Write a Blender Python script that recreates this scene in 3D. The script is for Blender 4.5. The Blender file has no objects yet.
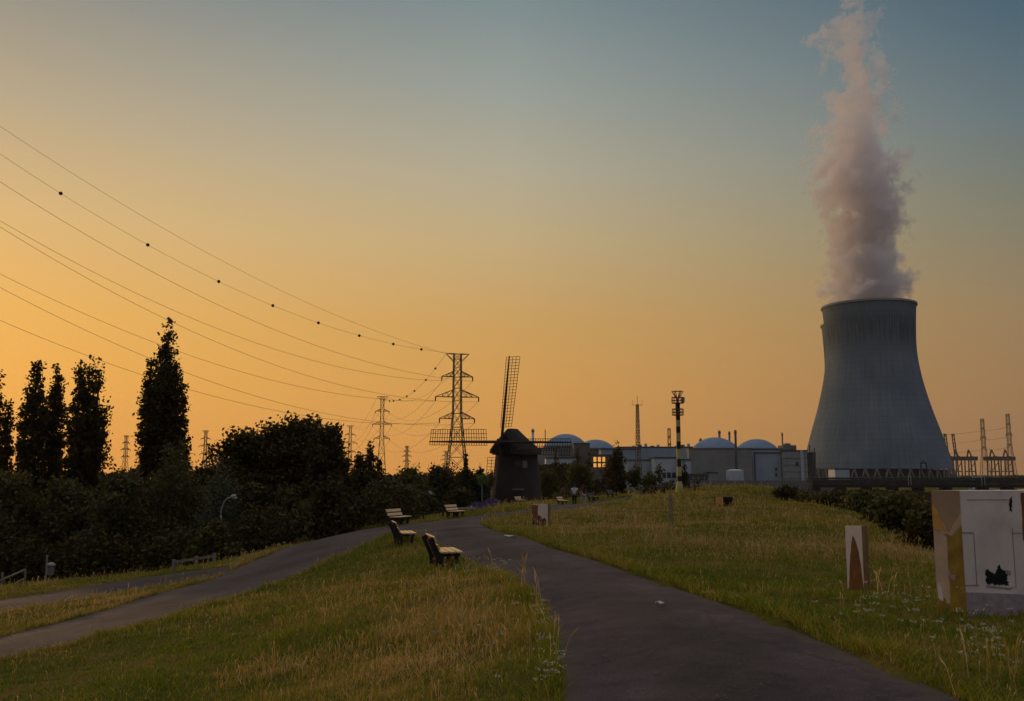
import bpy, bmesh, math, random
import numpy as np
from mathutils import Vector, Matrix
R = math.radians
SC = bpy.context.scene
COL = SC.collection
rng = np.random.default_rng(7)
random.seed(7)

# ------------------------------------------------------------------ camera
F = 950.0                                   # focal length in pixels of the 1024 px frame
EYE = 2.0
PITCH = math.atan(123.5 / F)
cam_d = bpy.data.cameras.new("camera"); cam = bpy.data.objects.new("camera", cam_d); COL.objects.link(cam)
cam_d.sensor_width = 36; cam_d.lens = 36 * F / 1024
cam_d.clip_start = 0.1; cam_d.clip_end = 20000
cam.location = (0, 0, EYE); cam.rotation_euler = (R(90) + PITCH, 0, 0)
SC.camera = cam
SC.render.resolution_x, SC.render.resolution_y = 1024, 701

# ------------------------------------------------------------------ sky
SUN_AZ, SUN_EL = -38.0, 2.5                 # degrees; azimuth from +Y towards +X
def lin(c):
    return tuple((v / 255 / 12.92) if v / 255 <= 0.04045 else ((v / 255 + 0.055) / 1.055) ** 2.4 for v in c)
world = bpy.data.worlds.new("World"); SC.world = world; world.use_nodes = True
nt = world.node_tree; nt.nodes.clear()
def N(t, **kw):
    n = nt.nodes.new(t)
    for k, v in kw.items(): setattr(n, k, v)
    return n
def L(a, b): nt.links.new(a, b)
out = N('ShaderNodeOutputWorld')
sky = N('ShaderNodeTexSky'); sky.sky_type = 'NISHITA'; sky.sun_disc = False
sky.sun_elevation = R(SUN_EL); sky.sun_rotation = R(SUN_AZ % 360); sky.air_density = 1.5; sky.dust_density = 3.0
bg0 = N('ShaderNodeBackground'); bg0.inputs['Strength'].default_value = 0.01
L(sky.outputs[0], bg0.inputs[0])
tc = N('ShaderNodeTexCoord'); sep = N('ShaderNodeSeparateXYZ'); L(tc.outputs['Generated'], sep.inputs[0])
el = N('ShaderNodeMath', operation='ARCSINE'); L(sep.outputs['Z'], el.inputs[0])
eln = N('ShaderNodeMapRange'); L(el.outputs[0], eln.inputs[0])
eln.inputs[1].default_value = R(-4); eln.inputs[2].default_value = R(92)
def e_(d): return (d + 4) / 96
az = N('ShaderNodeMath', operation='ARCTAN2'); L(sep.outputs['X'], az.inputs[0]); L(sep.outputs['Y'], az.inputs[1])
sh = N('ShaderNodeMath', operation='SUBTRACT'); L(az.outputs[0], sh.inputs[0]); sh.inputs[1].default_value = R(SUN_AZ)
cs = N('ShaderNodeMath', operation='COSINE'); L(sh.outputs[0], cs.inputs[0])
ac = N('ShaderNodeMath', operation='ARCCOSINE'); L(cs.outputs[0], ac.inputs[0])   # 0..pi away from the sun
def ramp(stops):
    r = N('ShaderNodeValToRGB'); L(eln.outputs[0], r.inputs[0])
    cr = r.color_ramp; cr.interpolation = 'B_SPLINE' if False else 'EASE' if False else 'LINEAR'
    while len(cr.elements) > 1: cr.elements.remove(cr.elements[-1])
    for i, (d, c) in enumerate(stops):
        e = cr.elements[0] if i == 0 else cr.elements.new(e_(d))
        e.position = e_(d); e.color = (*lin(c), 1)
    return r
SKY = {
 'near': [(-4,(222,140,50)),(0,(240,158,52)),(4,(240,172,70)),(9,(233,177,90)),(14,(216,179,119)),(20,(180,164,135)),(29,(112,124,130)),(48,(172,168,164)),(90,(252,233,223))],
 'mid':  [(-4,(184,112,54)),(0,(216,146,60)),(4,(216,153,69)),(9,(203,157,88)),(14,(192,168,124)),(18,(176,168,144)),(23,(148,156,150)),(29,(112,132,138)),(48,(164,164,164)),(90,(252,233,223))],
 'right':[(-4,(122,86,60)),(0,(146,106,68)),(4,(155,117,76)),(9,(148,124,90)),(14,(124,124,106)),(19,(98,115,120)),(24,(72,98,113)),(29,(42,78,100)),(48,(150,154,160)),(90,(252,233,223))],
 'back': [(-4,(66,72,92)),(0,(78,82,102)),(6,(88,90,108)),(12,(88,96,116)),(29,(86,100,120)),(48,(150,154,162)),(90,(252,233,223))],
}
rn, rm, rr, rb = (ramp(SKY[k]) for k in ('near','mid','right','back'))
def blend(a, b, lo, hi):
    m = N('ShaderNodeMapRange'); m.clamp = True; L(ac.outputs[0], m.inputs[0]); m.inputs[1].default_value = R(lo); m.inputs[2].default_value = R(hi)
    x = N('ShaderNodeMix'); x.data_type = 'RGBA'; L(m.outputs[0], x.inputs['Factor']); L(a, x.inputs['A']); L(b, x.inputs['B'])
    return x.outputs['Result']
c = blend(rn.outputs[0], rm.outputs[0], 9, 38); c = blend(c, rr.outputs[0], 38, 67); c = blend(c, rb.outputs[0], 67, 125)
bg1 = N('ShaderNodeBackground'); L(c, bg1.inputs[0]); bg1.inputs['Strength'].default_value = 1.0
ad = N('ShaderNodeAddShader'); L(bg0.outputs[0], ad.inputs[0]); L(bg1.outputs[0], ad.inputs[1]); L(ad.outputs[0], out.inputs['Surface'])

# ------------------------------------------------------------------ sun
sd = bpy.data.lights.new("sun", 'SUN'); sun = bpy.data.objects.new("sun", sd); COL.objects.link(sun)
sd.energy = 1.3; sd.angle = R(1.5); sd.color = (1.0, 0.60, 0.28)
sv = Vector((math.sin(R(SUN_AZ)) * math.cos(R(SUN_EL)), math.cos(R(SUN_AZ)) * math.cos(R(SUN_EL)), math.sin(R(SUN_EL))))
sun.rotation_euler = sv.to_track_quat('Z', 'Y').to_euler()

SC.view_settings.view_transform = 'Standard'; SC.view_settings.look = 'None'
SC.view_settings.exposure = 0.0; SC.view_settings.gamma = 1.0; SC.view_settings.use_curve_mapping = False
SC.cycles.use_denoising = True
SC.cycles.max_bounces = 6; SC.cycles.diffuse_bounces = 3; SC.cycles.transparent_max_bounces = 12
SC.cycles.volume_bounces = 7; SC.cycles.volume_max_steps = 512

# ------------------------------------------------------------------ pixel rays and terrain
cP, sP = math.cos(PITCH), math.sin(PITCH)
def ray(px, py):
    dx, dy = (px - 512) / F, (350.5 - py) / F
    return Vector((dx, cP - dy * sP, sP + dy * cP))
def P(px, py, Y):
    d = ray(px, py); t = Y / d.y
    return Vector((d.x * t, Y, EYE + d.z * t))
def XY(px, Y):                              # X of a column near the horizon line
    return P(px, 474, Y).x
def zat(py, Y, px=512): return P(px, py, Y).z

CTRL = [  # (px, py, depth): how far each bit of ground is
 (760,701,8.2),(650,600,14.5),(560,562,21),(500,540,28.5),(450,528,37),(500,518,50),(560,508,76),(600,503,92),(640,495,104),
 (600,530,36),(700,520,40),(800,510,45),(720,490,85),(780,489,86),(650,500,72),(680,493.5,84),(700,488.5,92),(900,600,14.2),(1000,640,10.9),
 (860,588,15.9),(957,612,13.2),(900,545,25.5),(830,511,45),(660,540,26),(780,560,21),(720,505,52),
 (440,568,23.5),(400,545,33),(150,680,15.2),(300,690,12.5),(450,690,9.9),(0,700,16),(300,620,19),(400,600,18),(530,640,11.6),
 (0,648,21),(100,625,24.3),(200,597,29.3),(300,563,36.5),(370,538,41),(240,640,18.5),(340,580,27),
 (0,605,33),(150,575,48),(80,590,39),(200,580,39),(280,550,46),(350,533,51),(50,583,44),(0,590,46),(300,545,60),(120,580,50),
 (398,525,48),(455,518,58),(515,506,120),(518,505,110),(480,508,95),(545,503,118),(420,517,68),(200,570,52),
]
pts = [tuple(P(*c)) for c in CTRL]
for Y in (-8, 6, 14, 30, 50, 80):
    xs = 6 + 0.185 * max(Y, 0)
    pts += [(xs + 1, Y, 0.05 + 0.005 * Y), (xs + 8, Y, -2.4), (xs + 17, Y, -5.6), (xs + 30, Y, -6.6)]
pts += [(-62,20,-4.6),(-62,60,-5.0),(-62,100,-6.0),(-62,145,-6.8),(-20,100,-4.6),(-22,140,-6.3),(0,160,-6.5),(22,145,-6.2),(8,140,-4.8),(45,120,-6.5),(20,112,-1.9),(20,128,-4.9),(-3,128,-2.8),
        (0,-14,0.05),(-14,-14,-2.0),(-34,-14,-4.4),(-40,5,-4.4),(3,3,0.0),(-3,3,-0.25),(-36,80,-4.9),(-25,66,-4.3),(-48,80,-5.0),(-15,85,-3.6)]
pts = np.array(pts)
def tps(r): return np.where(r > 1e-9, r * r * np.log(np.maximum(r, 1e-9)), 0.0)
_n = len(pts); _A = np.zeros((_n + 3, _n + 3))
_d = np.hypot(pts[:, None, 0] - pts[None, :, 0], pts[:, None, 1] - pts[None, :, 1])
_A[:_n, :_n] = tps(_d) + np.eye(_n) * 0.8
_A[:_n, _n] = 1; _A[:_n, _n+1:] = pts[:, :2]; _A[_n, :_n] = 1; _A[_n+1:, :_n] = pts[:, :2].T
_w = np.linalg.solve(_A, np.concatenate([pts[:, 2], np.zeros(3)]))
FAR_Z = -7.0
def terrain(x, y):
    x = np.asarray(x, float); y = np.asarray(y, float); sh_ = x.shape
    x = x.ravel(); y = y.ravel(); z = np.empty_like(x)
    for i in range(0, len(x), 20000):
        a, b = x[i:i+20000], y[i:i+20000]
        ac_, bc_ = np.clip(a, -66, 48), np.clip(b, -15, 162)
        r = np.hypot(ac_[:, None] - pts[None, :, 0], bc_[:, None] - pts[None, :, 1])
        zz = tps(r) @ _w[:_n] + _w[_n] + _w[_n+1] * ac_ + _w[_n+2] * bc_
        d = np.hypot(a - ac_, b - bc_); t = np.clip(d / 40, 0, 1); t = t * t * (3 - 2 * t)
        zz = np.clip(zz, -7.4, 1.3)
        z[i:i+20000] = zz * (1 - t) + FAR_Z * t
    return z.reshape(sh_)
def tz(x, y): return float(terrain(np.array([x]), np.array([y]))[0])
def hit(px, py, y0=4.0, y1=260.0):          # where a line of sight meets the ground
    d = ray(px, py); ys = np.concatenate([np.arange(y0, 40, 0.25), np.arange(40, y1, 0.8)])
    t = ys / d.y; gap = EYE + d.z * t - terrain(d.x * t, ys)
    k = np.argmax(gap < 0) if (gap < 0).any() else len(ys) - 1
    if k > 0 and gap[k] < 0:
        f = gap[k-1] / (gap[k-1] - gap[k]); Y = ys[k-1] + f * (ys[k] - ys[k-1])
    else: Y = ys[k]
    return np.array([d.x * Y / d.y, Y])
def inside(poly, x, y):
    r = np.zeros(np.shape(x), bool); n = len(poly)
    for i in range(n):
        x0, y0 = poly[i]; x1, y1 = poly[(i + 1) % n]
        c_ = ((y0 > y) != (y1 > y)); xi = (x1 - x0) * (y - y0) / ((y1 - y0) if y1 != y0 else 1e-12) + x0
        r ^= c_ & (x < xi)
    return r

# ------------------------------------------------------------------ materials
MATS = {}
def nmat(name):
    m = bpy.data.materials.new(name); m.use_nodes = True; t = m.node_tree
    return m, t, t.nodes['Principled BSDF']
def pm(name, c1, c2=None, scale=5.0, rough=0.7, bump=0.0, metal=0.0, detail=5.0, stretch=(1,1,1), lo=0.35, hi=0.65, spec=0.3):
    if name in MATS: return MATS[name]
    m, t, b = nmat(name)
    b.inputs['Roughness'].default_value = rough; b.inputs['Metallic'].default_value = metal
    b.inputs['Specular IOR Level'].default_value = spec
    c2 = c2 or tuple(v * 0.7 for v in c1)
    tc = t.nodes.new('ShaderNodeTexCoord'); mp = t.nodes.new('ShaderNodeMapping'); mp.inputs['Scale'].default_value = stretch
    t.links.new(tc.outputs['Object'], mp.inputs[0])
    n = t.nodes.new('ShaderNodeTexNoise'); n.inputs['Scale'].default_value = scale; n.inputs['Detail'].default_value = detail; n.inputs['Roughness'].default_value = 0.62
    t.links.new(mp.outputs[0], n.inputs['Vector'])
    mr = t.nodes.new('ShaderNodeMapRange'); mr.inputs[1].default_value = lo; mr.inputs[2].default_value = hi
    t.links.new(n.outputs['Fac'], mr.inputs[0])
    x = t.nodes.new('ShaderNodeMix'); x.data_type = 'RGBA'; t.links.new(mr.outputs[0], x.inputs['Factor'])
    x.inputs['A'].default_value = (*c1, 1); x.inputs['B'].default_value = (*c2, 1)
    t.links.new(x.outputs['Result'], b.inputs['Base Color'])
    if bump:
        bp = t.nodes.new('ShaderNodeBump'); bp.inputs['Strength'].default_value = bump; bp.inputs['Distance'].default_value = 0.02
        t.links.new(n.outputs['Fac'], bp.inputs['Height']); t.links.new(bp.outputs[0], b.inputs['Normal'])
    MATS[name] = m
    return m
def leaf_mat(name, c1, c2, trans=0.3):
    if name in MATS: return MATS[name]
    m, t, b = nmat(name)
    at = t.nodes.new('ShaderNodeAttribute'); at.attribute_name = 'tint'
    x = t.nodes.new('ShaderNodeMix'); x.data_type = 'RGBA'; t.links.new(at.outputs['Fac'], x.inputs['Factor'])
    x.inputs['A'].default_value = (*c1, 1); x.inputs['B'].default_value = (*c2, 1)
    t.links.new(x.outputs['Result'], b.inputs['Base Color']); b.inputs['Roughness'].default_value = 0.6; b.inputs['Specular IOR Level'].default_value = 0.15
    tr = t.nodes.new('ShaderNodeBsdfTranslucent'); t.links.new(x.outputs['Result'], tr.inputs[0])
    ms = t.nodes.new('ShaderNodeMixShader'); ms.inputs[0].default_value = trans
    t.links.new(b.outputs[0], ms.inputs[1]); t.links.new(tr.outputs[0], ms.inputs[2]); t.links.new(ms.outputs[0], t.nodes['Material Output'].inputs[0])
    MATS[name] = m
    return m
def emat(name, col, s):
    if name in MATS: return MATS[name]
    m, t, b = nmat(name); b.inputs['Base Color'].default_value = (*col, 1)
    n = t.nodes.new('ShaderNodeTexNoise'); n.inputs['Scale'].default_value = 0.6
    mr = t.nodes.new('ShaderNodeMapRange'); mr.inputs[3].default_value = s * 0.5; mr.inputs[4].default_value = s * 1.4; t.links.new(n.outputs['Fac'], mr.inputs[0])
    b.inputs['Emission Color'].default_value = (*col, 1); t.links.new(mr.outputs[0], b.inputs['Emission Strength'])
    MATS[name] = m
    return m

M_WOOD_PALE = pm('pale plank wood', (0.80,0.54,0.28), (0.66,0.42,0.20), 9, 0.3, 0.05, stretch=(6,0.6,6), spec=0.8)
M_WOOD_GREY = pm('weathered wood', (0.27,0.22,0.18), (0.17,0.14,0.11), 8, 0.8, 0.3, stretch=(6,6,0.6))
M_DARK_WOOD = pm('dark tarred wood', (0.045,0.034,0.027), (0.025,0.02,0.017), 6, 0.8, 0.3)
M_BENCH_FRAME = pm('bench frame concrete', (0.035,0.027,0.023), (0.02,0.016,0.014), 12, 0.85, 0.4)
M_QUAY = pm('dark quay concrete', (0.055,0.05,0.047), (0.035,0.032,0.03), 0.3, 0.9)  # plain dark concrete tone for deck, pipeline and piles
M_STEEL = pm('galvanised lattice steel', (0.10,0.09,0.085), (0.07,0.062,0.058), 0.4, 0.6, 0, 0.0)
M_CABLE = pm('aluminium conductor', (0.06,0.05,0.045), (0.045,0.04,0.035), 1, 0.6)
M_BALL = pm('marker ball paint', (0.035,0.022,0.02), (0.03,0.02,0.018), 2, 0.6)
M_GALV = pm('galvanised lamp metal', (0.32,0.31,0.32), (0.24,0.24,0.25), 5, 0.5, 0, 0.3)
M_CONC = pm('pale concrete', (0.33,0.32,0.31), (0.25,0.245,0.24), 0.25, 0.85, 0.1)
M_CONC_D = pm('dark concrete', (0.20,0.19,0.18), (0.13,0.125,0.12), 0.3, 0.9, 0.1)
M_CLAD_B = pm('blue grey cladding', (0.33,0.38,0.44), (0.26,0.31,0.37), 0.08, 0.7)
M_CLAD_W = pm('white cladding', (0.45,0.50,0.56), (0.36,0.41,0.47), 0.1, 0.6)
M_CLAD_O = pm('olive grey concrete wall', (0.27,0.265,0.255), (0.21,0.21,0.20), 0.12, 0.85)
M_CLAD_BR = pm('brown cladding', (0.17,0.13,0.115), (0.13,0.10,0.09), 0.2, 0.8)
M_DOME = pm('dome sheet metal', (0.125,0.205,0.32), (0.10,0.165,0.265), 0.15, 0.45)
M_ROOF_D = pm('dark roof felt', (0.09,0.09,0.095), (0.06,0.06,0.065), 0.3, 0.9)
M_GLASS_D = pm('dark window glass', (0.03,0.035,0.045), (0.02,0.024,0.03), 1, 0.15, spec=0.6)
M_SUNSET_GLOW = emat('sunset glow panes', (1.0,0.44,0.08), 0.75)  # sunset glow in the glass, put in as emission; no lamps inside
M_BLACKP = pm('black paint', (0.022,0.02,0.02), (0.015,0.014,0.014), 4, 0.6)
M_YELL = pm('faded yellow paint', (0.50,0.46,0.16), (0.40,0.36,0.13), 4, 0.6)
M_RUST = pm('rusty red paint', (0.22,0.075,0.05), (0.13,0.05,0.035), 6, 0.8)
M_BARK = pm('bark', (0.065,0.05,0.04), (0.04,0.03,0.024), 3, 0.95, 0.5, stretch=(3,3,0.5))
M_BARK_P = pm('pale bark', (0.30,0.27,0.23), (0.2,0.18,0.15), 6, 0.9, 0.3, stretch=(3,3,0.5))
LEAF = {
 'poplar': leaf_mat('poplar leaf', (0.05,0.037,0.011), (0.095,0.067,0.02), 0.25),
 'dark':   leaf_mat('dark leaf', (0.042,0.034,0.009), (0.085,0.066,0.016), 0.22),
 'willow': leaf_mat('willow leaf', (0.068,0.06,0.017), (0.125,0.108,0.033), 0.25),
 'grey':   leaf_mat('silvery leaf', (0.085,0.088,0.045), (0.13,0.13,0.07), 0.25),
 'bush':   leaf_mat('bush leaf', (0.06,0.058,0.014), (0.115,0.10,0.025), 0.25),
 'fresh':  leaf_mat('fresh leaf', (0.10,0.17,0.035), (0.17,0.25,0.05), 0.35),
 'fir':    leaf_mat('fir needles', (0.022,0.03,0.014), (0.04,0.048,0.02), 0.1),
}

# ------------------------------------------------------------------ mesh helpers
class MB:
    def __init__(s): s.v = []; s.f = []
    def add(s, vs, fs):
        o = len(s.v); s.v += [tuple(v) for v in vs]; s.f += [tuple(i + o for i in f) for f in fs]; return s
    def box(s, c, d, rot=None):
        h = [x / 2 for x in d]; c = Vector(c)
        vs = [Vector((sx * h[0], sy * h[1], sz * h[2])) for sz in (-1, 1) for sy in (-1, 1) for sx in (-1, 1)]
        if rot is not None: vs = [rot @ v for v in vs]
        return s.add([v + c for v in vs], [(0,2,3,1),(4,5,7,6),(0,1,5,4),(2,6,7,3),(0,4,6,2),(1,3,7,5)])
    def span(s, lo, hi): return s.box([(a + b) / 2 for a, b in zip(lo, hi)], [b - a for a, b in zip(lo, hi)])
    def beam(s, p, q, w, h=None):
        p, q = Vector(p), Vector(q); d = q - p
        if d.length < 1e-6: return s
        rot = d.to_track_quat('Z', 'Y').to_matrix()
        return s.box((p + q) / 2, (w, h or w, d.length), rot)
    def tube(s, ps, rs, n=6, cap=True):
        ps = [Vector(p) for p in ps]
        if not hasattr(rs, '__len__'): rs = [rs] * len(ps)
        vs = []; prev = None
        for i, p in enumerate(ps):
            d = (ps[min(i + 1, len(ps) - 1)] - ps[max(i - 1, 0)]).normalized()
            a = prev - d * prev.dot(d) if prev is not None else (d.cross(Vector((0, 0, 1))) if abs(d.z) < 0.95 else d.cross(Vector((1, 0, 0))))
            a.normalize(); prev = a; b = d.cross(a)
            vs += [p + (a * math.cos(2 * math.pi * k / n) + b * math.sin(2 * math.pi * k / n)) * rs[i] for k in range(n)]
        fs = [(i * n + k, i * n + (k + 1) % n, (i + 1) * n + (k + 1) % n, (i + 1) * n + k) for i in range(len(ps) - 1) for k in range(n)]
        if cap: fs += [tuple(range(n - 1, -1, -1)), tuple(range((len(ps) - 1) * n, len(ps) * n))]
        return s.add(vs, fs)
    def lathe(s, prof, n=32, c=(0, 0, 0), top=False, a0=0, wob=None):
        vs = []
        for (r, z) in prof:
            for k in range(n):
                a = 2 * math.pi * k / n + a0; rr_ = r * (1 + (wob(a, z) if wob else 0))
                vs.append((c[0] + rr_ * math.cos(a), c[1] + rr_ * math.sin(a), c[2] + z))
        fs = [(i * n + k, i * n + (k + 1) % n, (i + 1) * n + (k + 1) % n, (i + 1) * n + k) for i in range(len(prof) - 1) for k in range(n)]
        if top: fs.append(tuple(range((len(prof) - 1) * n, len(prof) * n)))
        return s.add(vs, fs)
    def prism(s, poly, fn0, fn1):            # poly in 2D, two mapping functions to 3D
        n = len(poly)
        return s.add([fn0(*p) for p in poly] + [fn1(*p) for p in poly],
                     [tuple(range(n - 1, -1, -1)), tuple(range(n, 2 * n))] + [(i, (i + 1) % n, n + (i + 1) % n, n + i) for i in range(n)])
    def ball(s, c, r, n=8, sq=(1, 1, 1)):
        prof = [(math.sin(math.pi * i / n) * r, -math.cos(math.pi * i / n) * r) for i in range(n + 1)]
        vs0 = len(s.v); s.lathe([(max(a, 1e-3) , b) for a, b in prof], n + 2)
        for i in range(vs0, len(s.v)):
            v = s.v[i]; s.v[i] = (c[0] + v[0] * sq[0], c[1] + v[1] * sq[1], c[2] + v[2] * sq[2])
        return s
    def build(s, name, mat, parent=None, loc=(0, 0, 0), smooth=False, bevel=0):
        me = bpy.data.meshes.new(name); me.from_pydata(s.v, [], s.f); me.update()
        me.materials.append(mat)
        if smooth: me.polygons.foreach_set('use_smooth', [True] * len(me.polygons))
        o = bpy.data.objects.new(name, me); COL.objects.link(o); o.location = loc
        if parent is not None: o.parent = parent
        if bevel:
            b = o.modifiers.new('bevel', 'BEVEL'); b.width = bevel; b.segments = 2; b.limit_method = 'ANGLE'
        return o
def tag(o, label=None, cat=None, group=None, kind=None):
    if label: o['label'] = label
    if cat: o['category'] = cat
    if group: o['group'] = group
    if kind: o['kind'] = kind
    return o
def empty(name, loc, rz=0.0, label=None, cat=None, group=None):
    o = bpy.data.objects.new(name, None); COL.objects.link(o); o.location = loc; o.rotation_euler.z = rz
    o.empty_display_size = 0.2
    return tag(o, label, cat, group)
def copy_tree(o, parent=None):
    c = o.copy(); COL.objects.link(c); c.parent = parent
    for ch in list(o.children): copy_tree(ch, c)
    return c
def np_mesh(name, V, loops, counts, mat, tint=None, parent=None, loc=(0, 0, 0)):
    me = bpy.data.meshes.new(name)
    me.vertices.add(len(V)); me.vertices.foreach_set('co', V.astype(np.float32).ravel())
    me.loops.add(len(loops)); me.loops.foreach_set('vertex_index', loops.astype(np.int32))
    me.polygons.add(len(counts)); st = np.concatenate([[0], np.cumsum(counts)[:-1]])
    me.polygons.foreach_set('loop_start', st.astype(np.int32)); me.polygons.foreach_set('loop_total', np.asarray(counts, np.int32))
    if tint is not None:
        a = me.attributes.new('tint', 'FLOAT', 'POINT'); a.data.foreach_set('value', tint.astype(np.float32))
    me.update(calc_edges=True); me.materials.append(mat)
    o = bpy.data.objects.new(name, me); COL.objects.link(o); o.location = loc
    if parent is not None: o.parent = parent
    return o
def leaves(name, C, size, mat, parent=None, loc=(0, 0, 0), droop=0.0, aspect=0.6, tintbase=None):
    n = len(C); u = rng.normal(size=(n, 3)); u[:, 2] -= droop; u /= np.linalg.norm(u, axis=1)[:, None]
    w = rng.normal(size=(n, 3)); w -= (w * u).sum(1)[:, None] * u; w /= np.linalg.norm(w, axis=1)[:, None]
    s = size * rng.uniform(0.6, 1.35, n)[:, None]
    V = np.stack([C - u * s * 0.5, C + w * s * 0.5 * aspect, C + u * s * 0.5, C - w * s * 0.5 * aspect], 1).reshape(-1, 3)
    t = np.clip((tintbase if tintbase is not None else 0.5) + rng.normal(0, 0.22, n), 0, 1)
    return np_mesh(name, V, np.arange(4 * n), np.full(n, 4), mat, np.repeat(t, 4), parent, loc)

# ------------------------------------------------------------------ ground, paths, water
def dense(poly, step=0.6):
    o_ = []
    for a, b in zip(poly[:-1], poly[1:]):
        a, b = np.array(a, float), np.array(b, float); k = max(1, int(np.hypot(*(b - a)) / step))
        o_ += [a + (b - a) * i / k for i in range(k)]
    return o_ + [np.array(poly[-1], float)]
def resample(poly, n):
    poly = np.array(poly); d = np.concatenate([[0], np.cumsum(np.hypot(*np.diff(poly, axis=0).T))])
    t = np.linspace(0, d[-1], n); return np.stack([np.interp(t, d, poly[:, 0]), np.interp(t, d, poly[:, 1])], 1)
def smooth_line(p, it=2):
    p = np.array(p, float)
    for _ in range(it):
        q = [p[0]]
        for a, b in zip(p[:-1], p[1:]): q += [a * 0.75 + b * 0.25, a * 0.25 + b * 0.75]
        q.append(p[-1]); p = np.array(q)
    return p
near0 = [(1.0, -14.0), (0.9, 3.0)]
main_left = [(x, y) for x, y in ((-0.9,-14.0), (-0.6,2.0), (0.05,5.2))] + [tuple(hit(*p)) for p in ((566,699),(561,668),(555,637),(545,611),(529,594),(508,577),(488,570),(467,565),(455,558),(443,550),(430,541.5),(417,536))]
main_right = [(2.9,-14.0),(3.2,2.0),(3.6,6.0)] + [tuple(hit(*p)) for p in ((968,700),(905,674),(800,631),(700,594),(640,576),(590,558),(540,543),(505,533),(486,527))]
on_left = [tuple(hit(*p)) for p in ((417,536),(414,529),(425,523),(440,520.5),(470,516.5),(500,512.5),(540,508.5),(580,503.5),(615,499.5),(640,494.5),(655,492.5))]
on_right = [tuple(hit(*p)) for p in ((486,527),(480,523.5),(490,520.5),(515,517.5),(545,514),(580,509.5),(612,504.5),(640,498),(657,494.5))]
ramp_up = [tuple(hit(*p)) for p in ((432,521.8),(400,524.5),(370,528.5),(345,532),(310,541),(280,551.5),(240,566),(180,588),(100,612),(0,637),(-90,661))]
ramp_lo = [tuple(hit(*p)) for p in ((440,545),(418,537),(398,535),(383,538),(360,549),(330,562.5),(300,575),(240,597),(150,624),(80,643.5),(0,662),(-90,684))]
low_up = [tuple(hit(*p)) for p in ((-40,606),(0,599.5),(50,592),(100,584),(145,577),(185,571.5),(230,566))]
low_lo = [tuple(hit(*p)) for p in ((-40,617),(0,611.5),(50,605),(100,597.5),(145,588.5),(185,581),(230,573))]
main_left, main_right = smooth_line(main_left), smooth_line(main_right)
on_left, on_right, ramp_up, ramp_lo = map(smooth_line, (on_left, on_right, ramp_up, ramp_lo))
STRIPS = [(main_left, main_right), (on_left, on_right), (ramp_up, ramp_lo), (smooth_line(low_up), smooth_line(low_lo))]
POLYS = [np.concatenate([a, b[::-1]]) for a, b in STRIPS]
def on_path(x, y):
    r = np.zeros(np.shape(x), bool)
    for p in POLYS: r |= inside(p, x, y)
    return r
RIVER = [(235,470),(420,300),(3000,100),(3000,1150),(900,1260),(560,1080),(440,930),(425,720),(300,610)]
def axis(fine0, fine1, step, mids, far):
    a = list(np.arange(fine0, fine1 + 1e-6, step)); d = step; x = fine1; r = []
    while x < far: d = min(d * 1.22, 600); x += d; r.append(x)
    d = step; x = fine0; l = []
    while x > -far: d = min(d * 1.22, 600); x -= d; l.append(x)
    return np.array(l[::-1] + a + r)
gx = axis(-30, 24, 0.32, None, 7000); gy = axis(2, 66, 0.32, None, 7000)
gx = np.unique(np.round(np.concatenate([gx[(gx < -30) | (gx > 24) | True], np.arange(-66, -30, 0.9), np.arange(24, 50, 0.9)]), 3)); gy = np.unique(np.round(np.concatenate([gy, np.arange(66, 165, 0.9), np.arange(-14, 2, 1.0)]), 3))
GX, GY = np.meshgrid(gx, gy); GZ = terrain(GX, GY)
msk = on_path(GX, GY)
mm = msk.astype(float)
def hummock(x, y):
    return (0.02 + 0.05 * np.sin(x * 1.7 + 1.3 * np.sin(y * 0.9)) * np.sin(y * 1.3 + x * 0.4) + 0.02 * np.sin(x * 4.1 + y * 3.3)) * np.clip((170 - np.hypot(x, y - 40)) / 80, 0, 1)
bump = hummock(GX, GY)
GZ = GZ + bump * (1 - mm) - 0.11 * mm
riv = inside(RIVER, GX, GY); GZ[riv] = -10.5
ny, nx = GX.shape
idx = np.arange(nx * ny).reshape(ny, nx)
q = np.stack([idx[:-1, :-1], idx[:-1, 1:], idx[1:, 1:], idx[1:, :-1]], -1).reshape(-1, 4)
m, t, b = nmat('meadow soil')
def tn(tp, **kw):
    n = t.nodes.new(tp)
    for k, v in kw.items(): setattr(n, k, v)
    return n
tcn = tn('ShaderNodeTexCoord')
n1 = tn('ShaderNodeTexNoise'); n1.inputs['Scale'].default_value = 0.22; n1.inputs['Detail'].default_value = 7; t.links.new(tcn.outputs['Object'], n1.inputs['Vector'])
n2 = tn('ShaderNodeTexNoise'); n2.inputs['Scale'].default_value = 6.0; n2.inputs['Detail'].default_value = 6; t.links.new(tcn.outputs['Object'], n2.inputs['Vector'])
cr = tn('ShaderNodeValToRGB'); t.links.new(n1.outputs['Fac'], cr.inputs[0])
cr.color_ramp.elements[0].position = 0.36; cr.color_ramp.elements[0].color = (0.07,0.08,0.016,1)
cr.color_ramp.elements[1].position = 0.66; cr.color_ramp.elements[1].color = (0.20,0.13,0.045,1)
e = cr.color_ramp.elements.new(0.5); e.color = (0.12,0.10,0.024,1)
x = tn('ShaderNodeMix'); x.data_type = 'RGBA'; x.blend_type = 'MULTIPLY'; x.inputs['Factor'].default_value = 0.8
cr2 = tn('ShaderNodeValToRGB'); t.links.new(n2.outputs['Fac'], cr2.inputs[0]); cr2.color_ramp.elements[0].color = (0.45,0.45,0.45,1); cr2.color_ramp.elements[1].color = (1.3,1.25,1.2,1)
t.links.new(cr.outputs[0], x.inputs['A']); t.links.new(cr2.outputs[0], x.inputs['B']); t.links.new(x.outputs['Result'], b.inputs['Base Color'])
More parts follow.
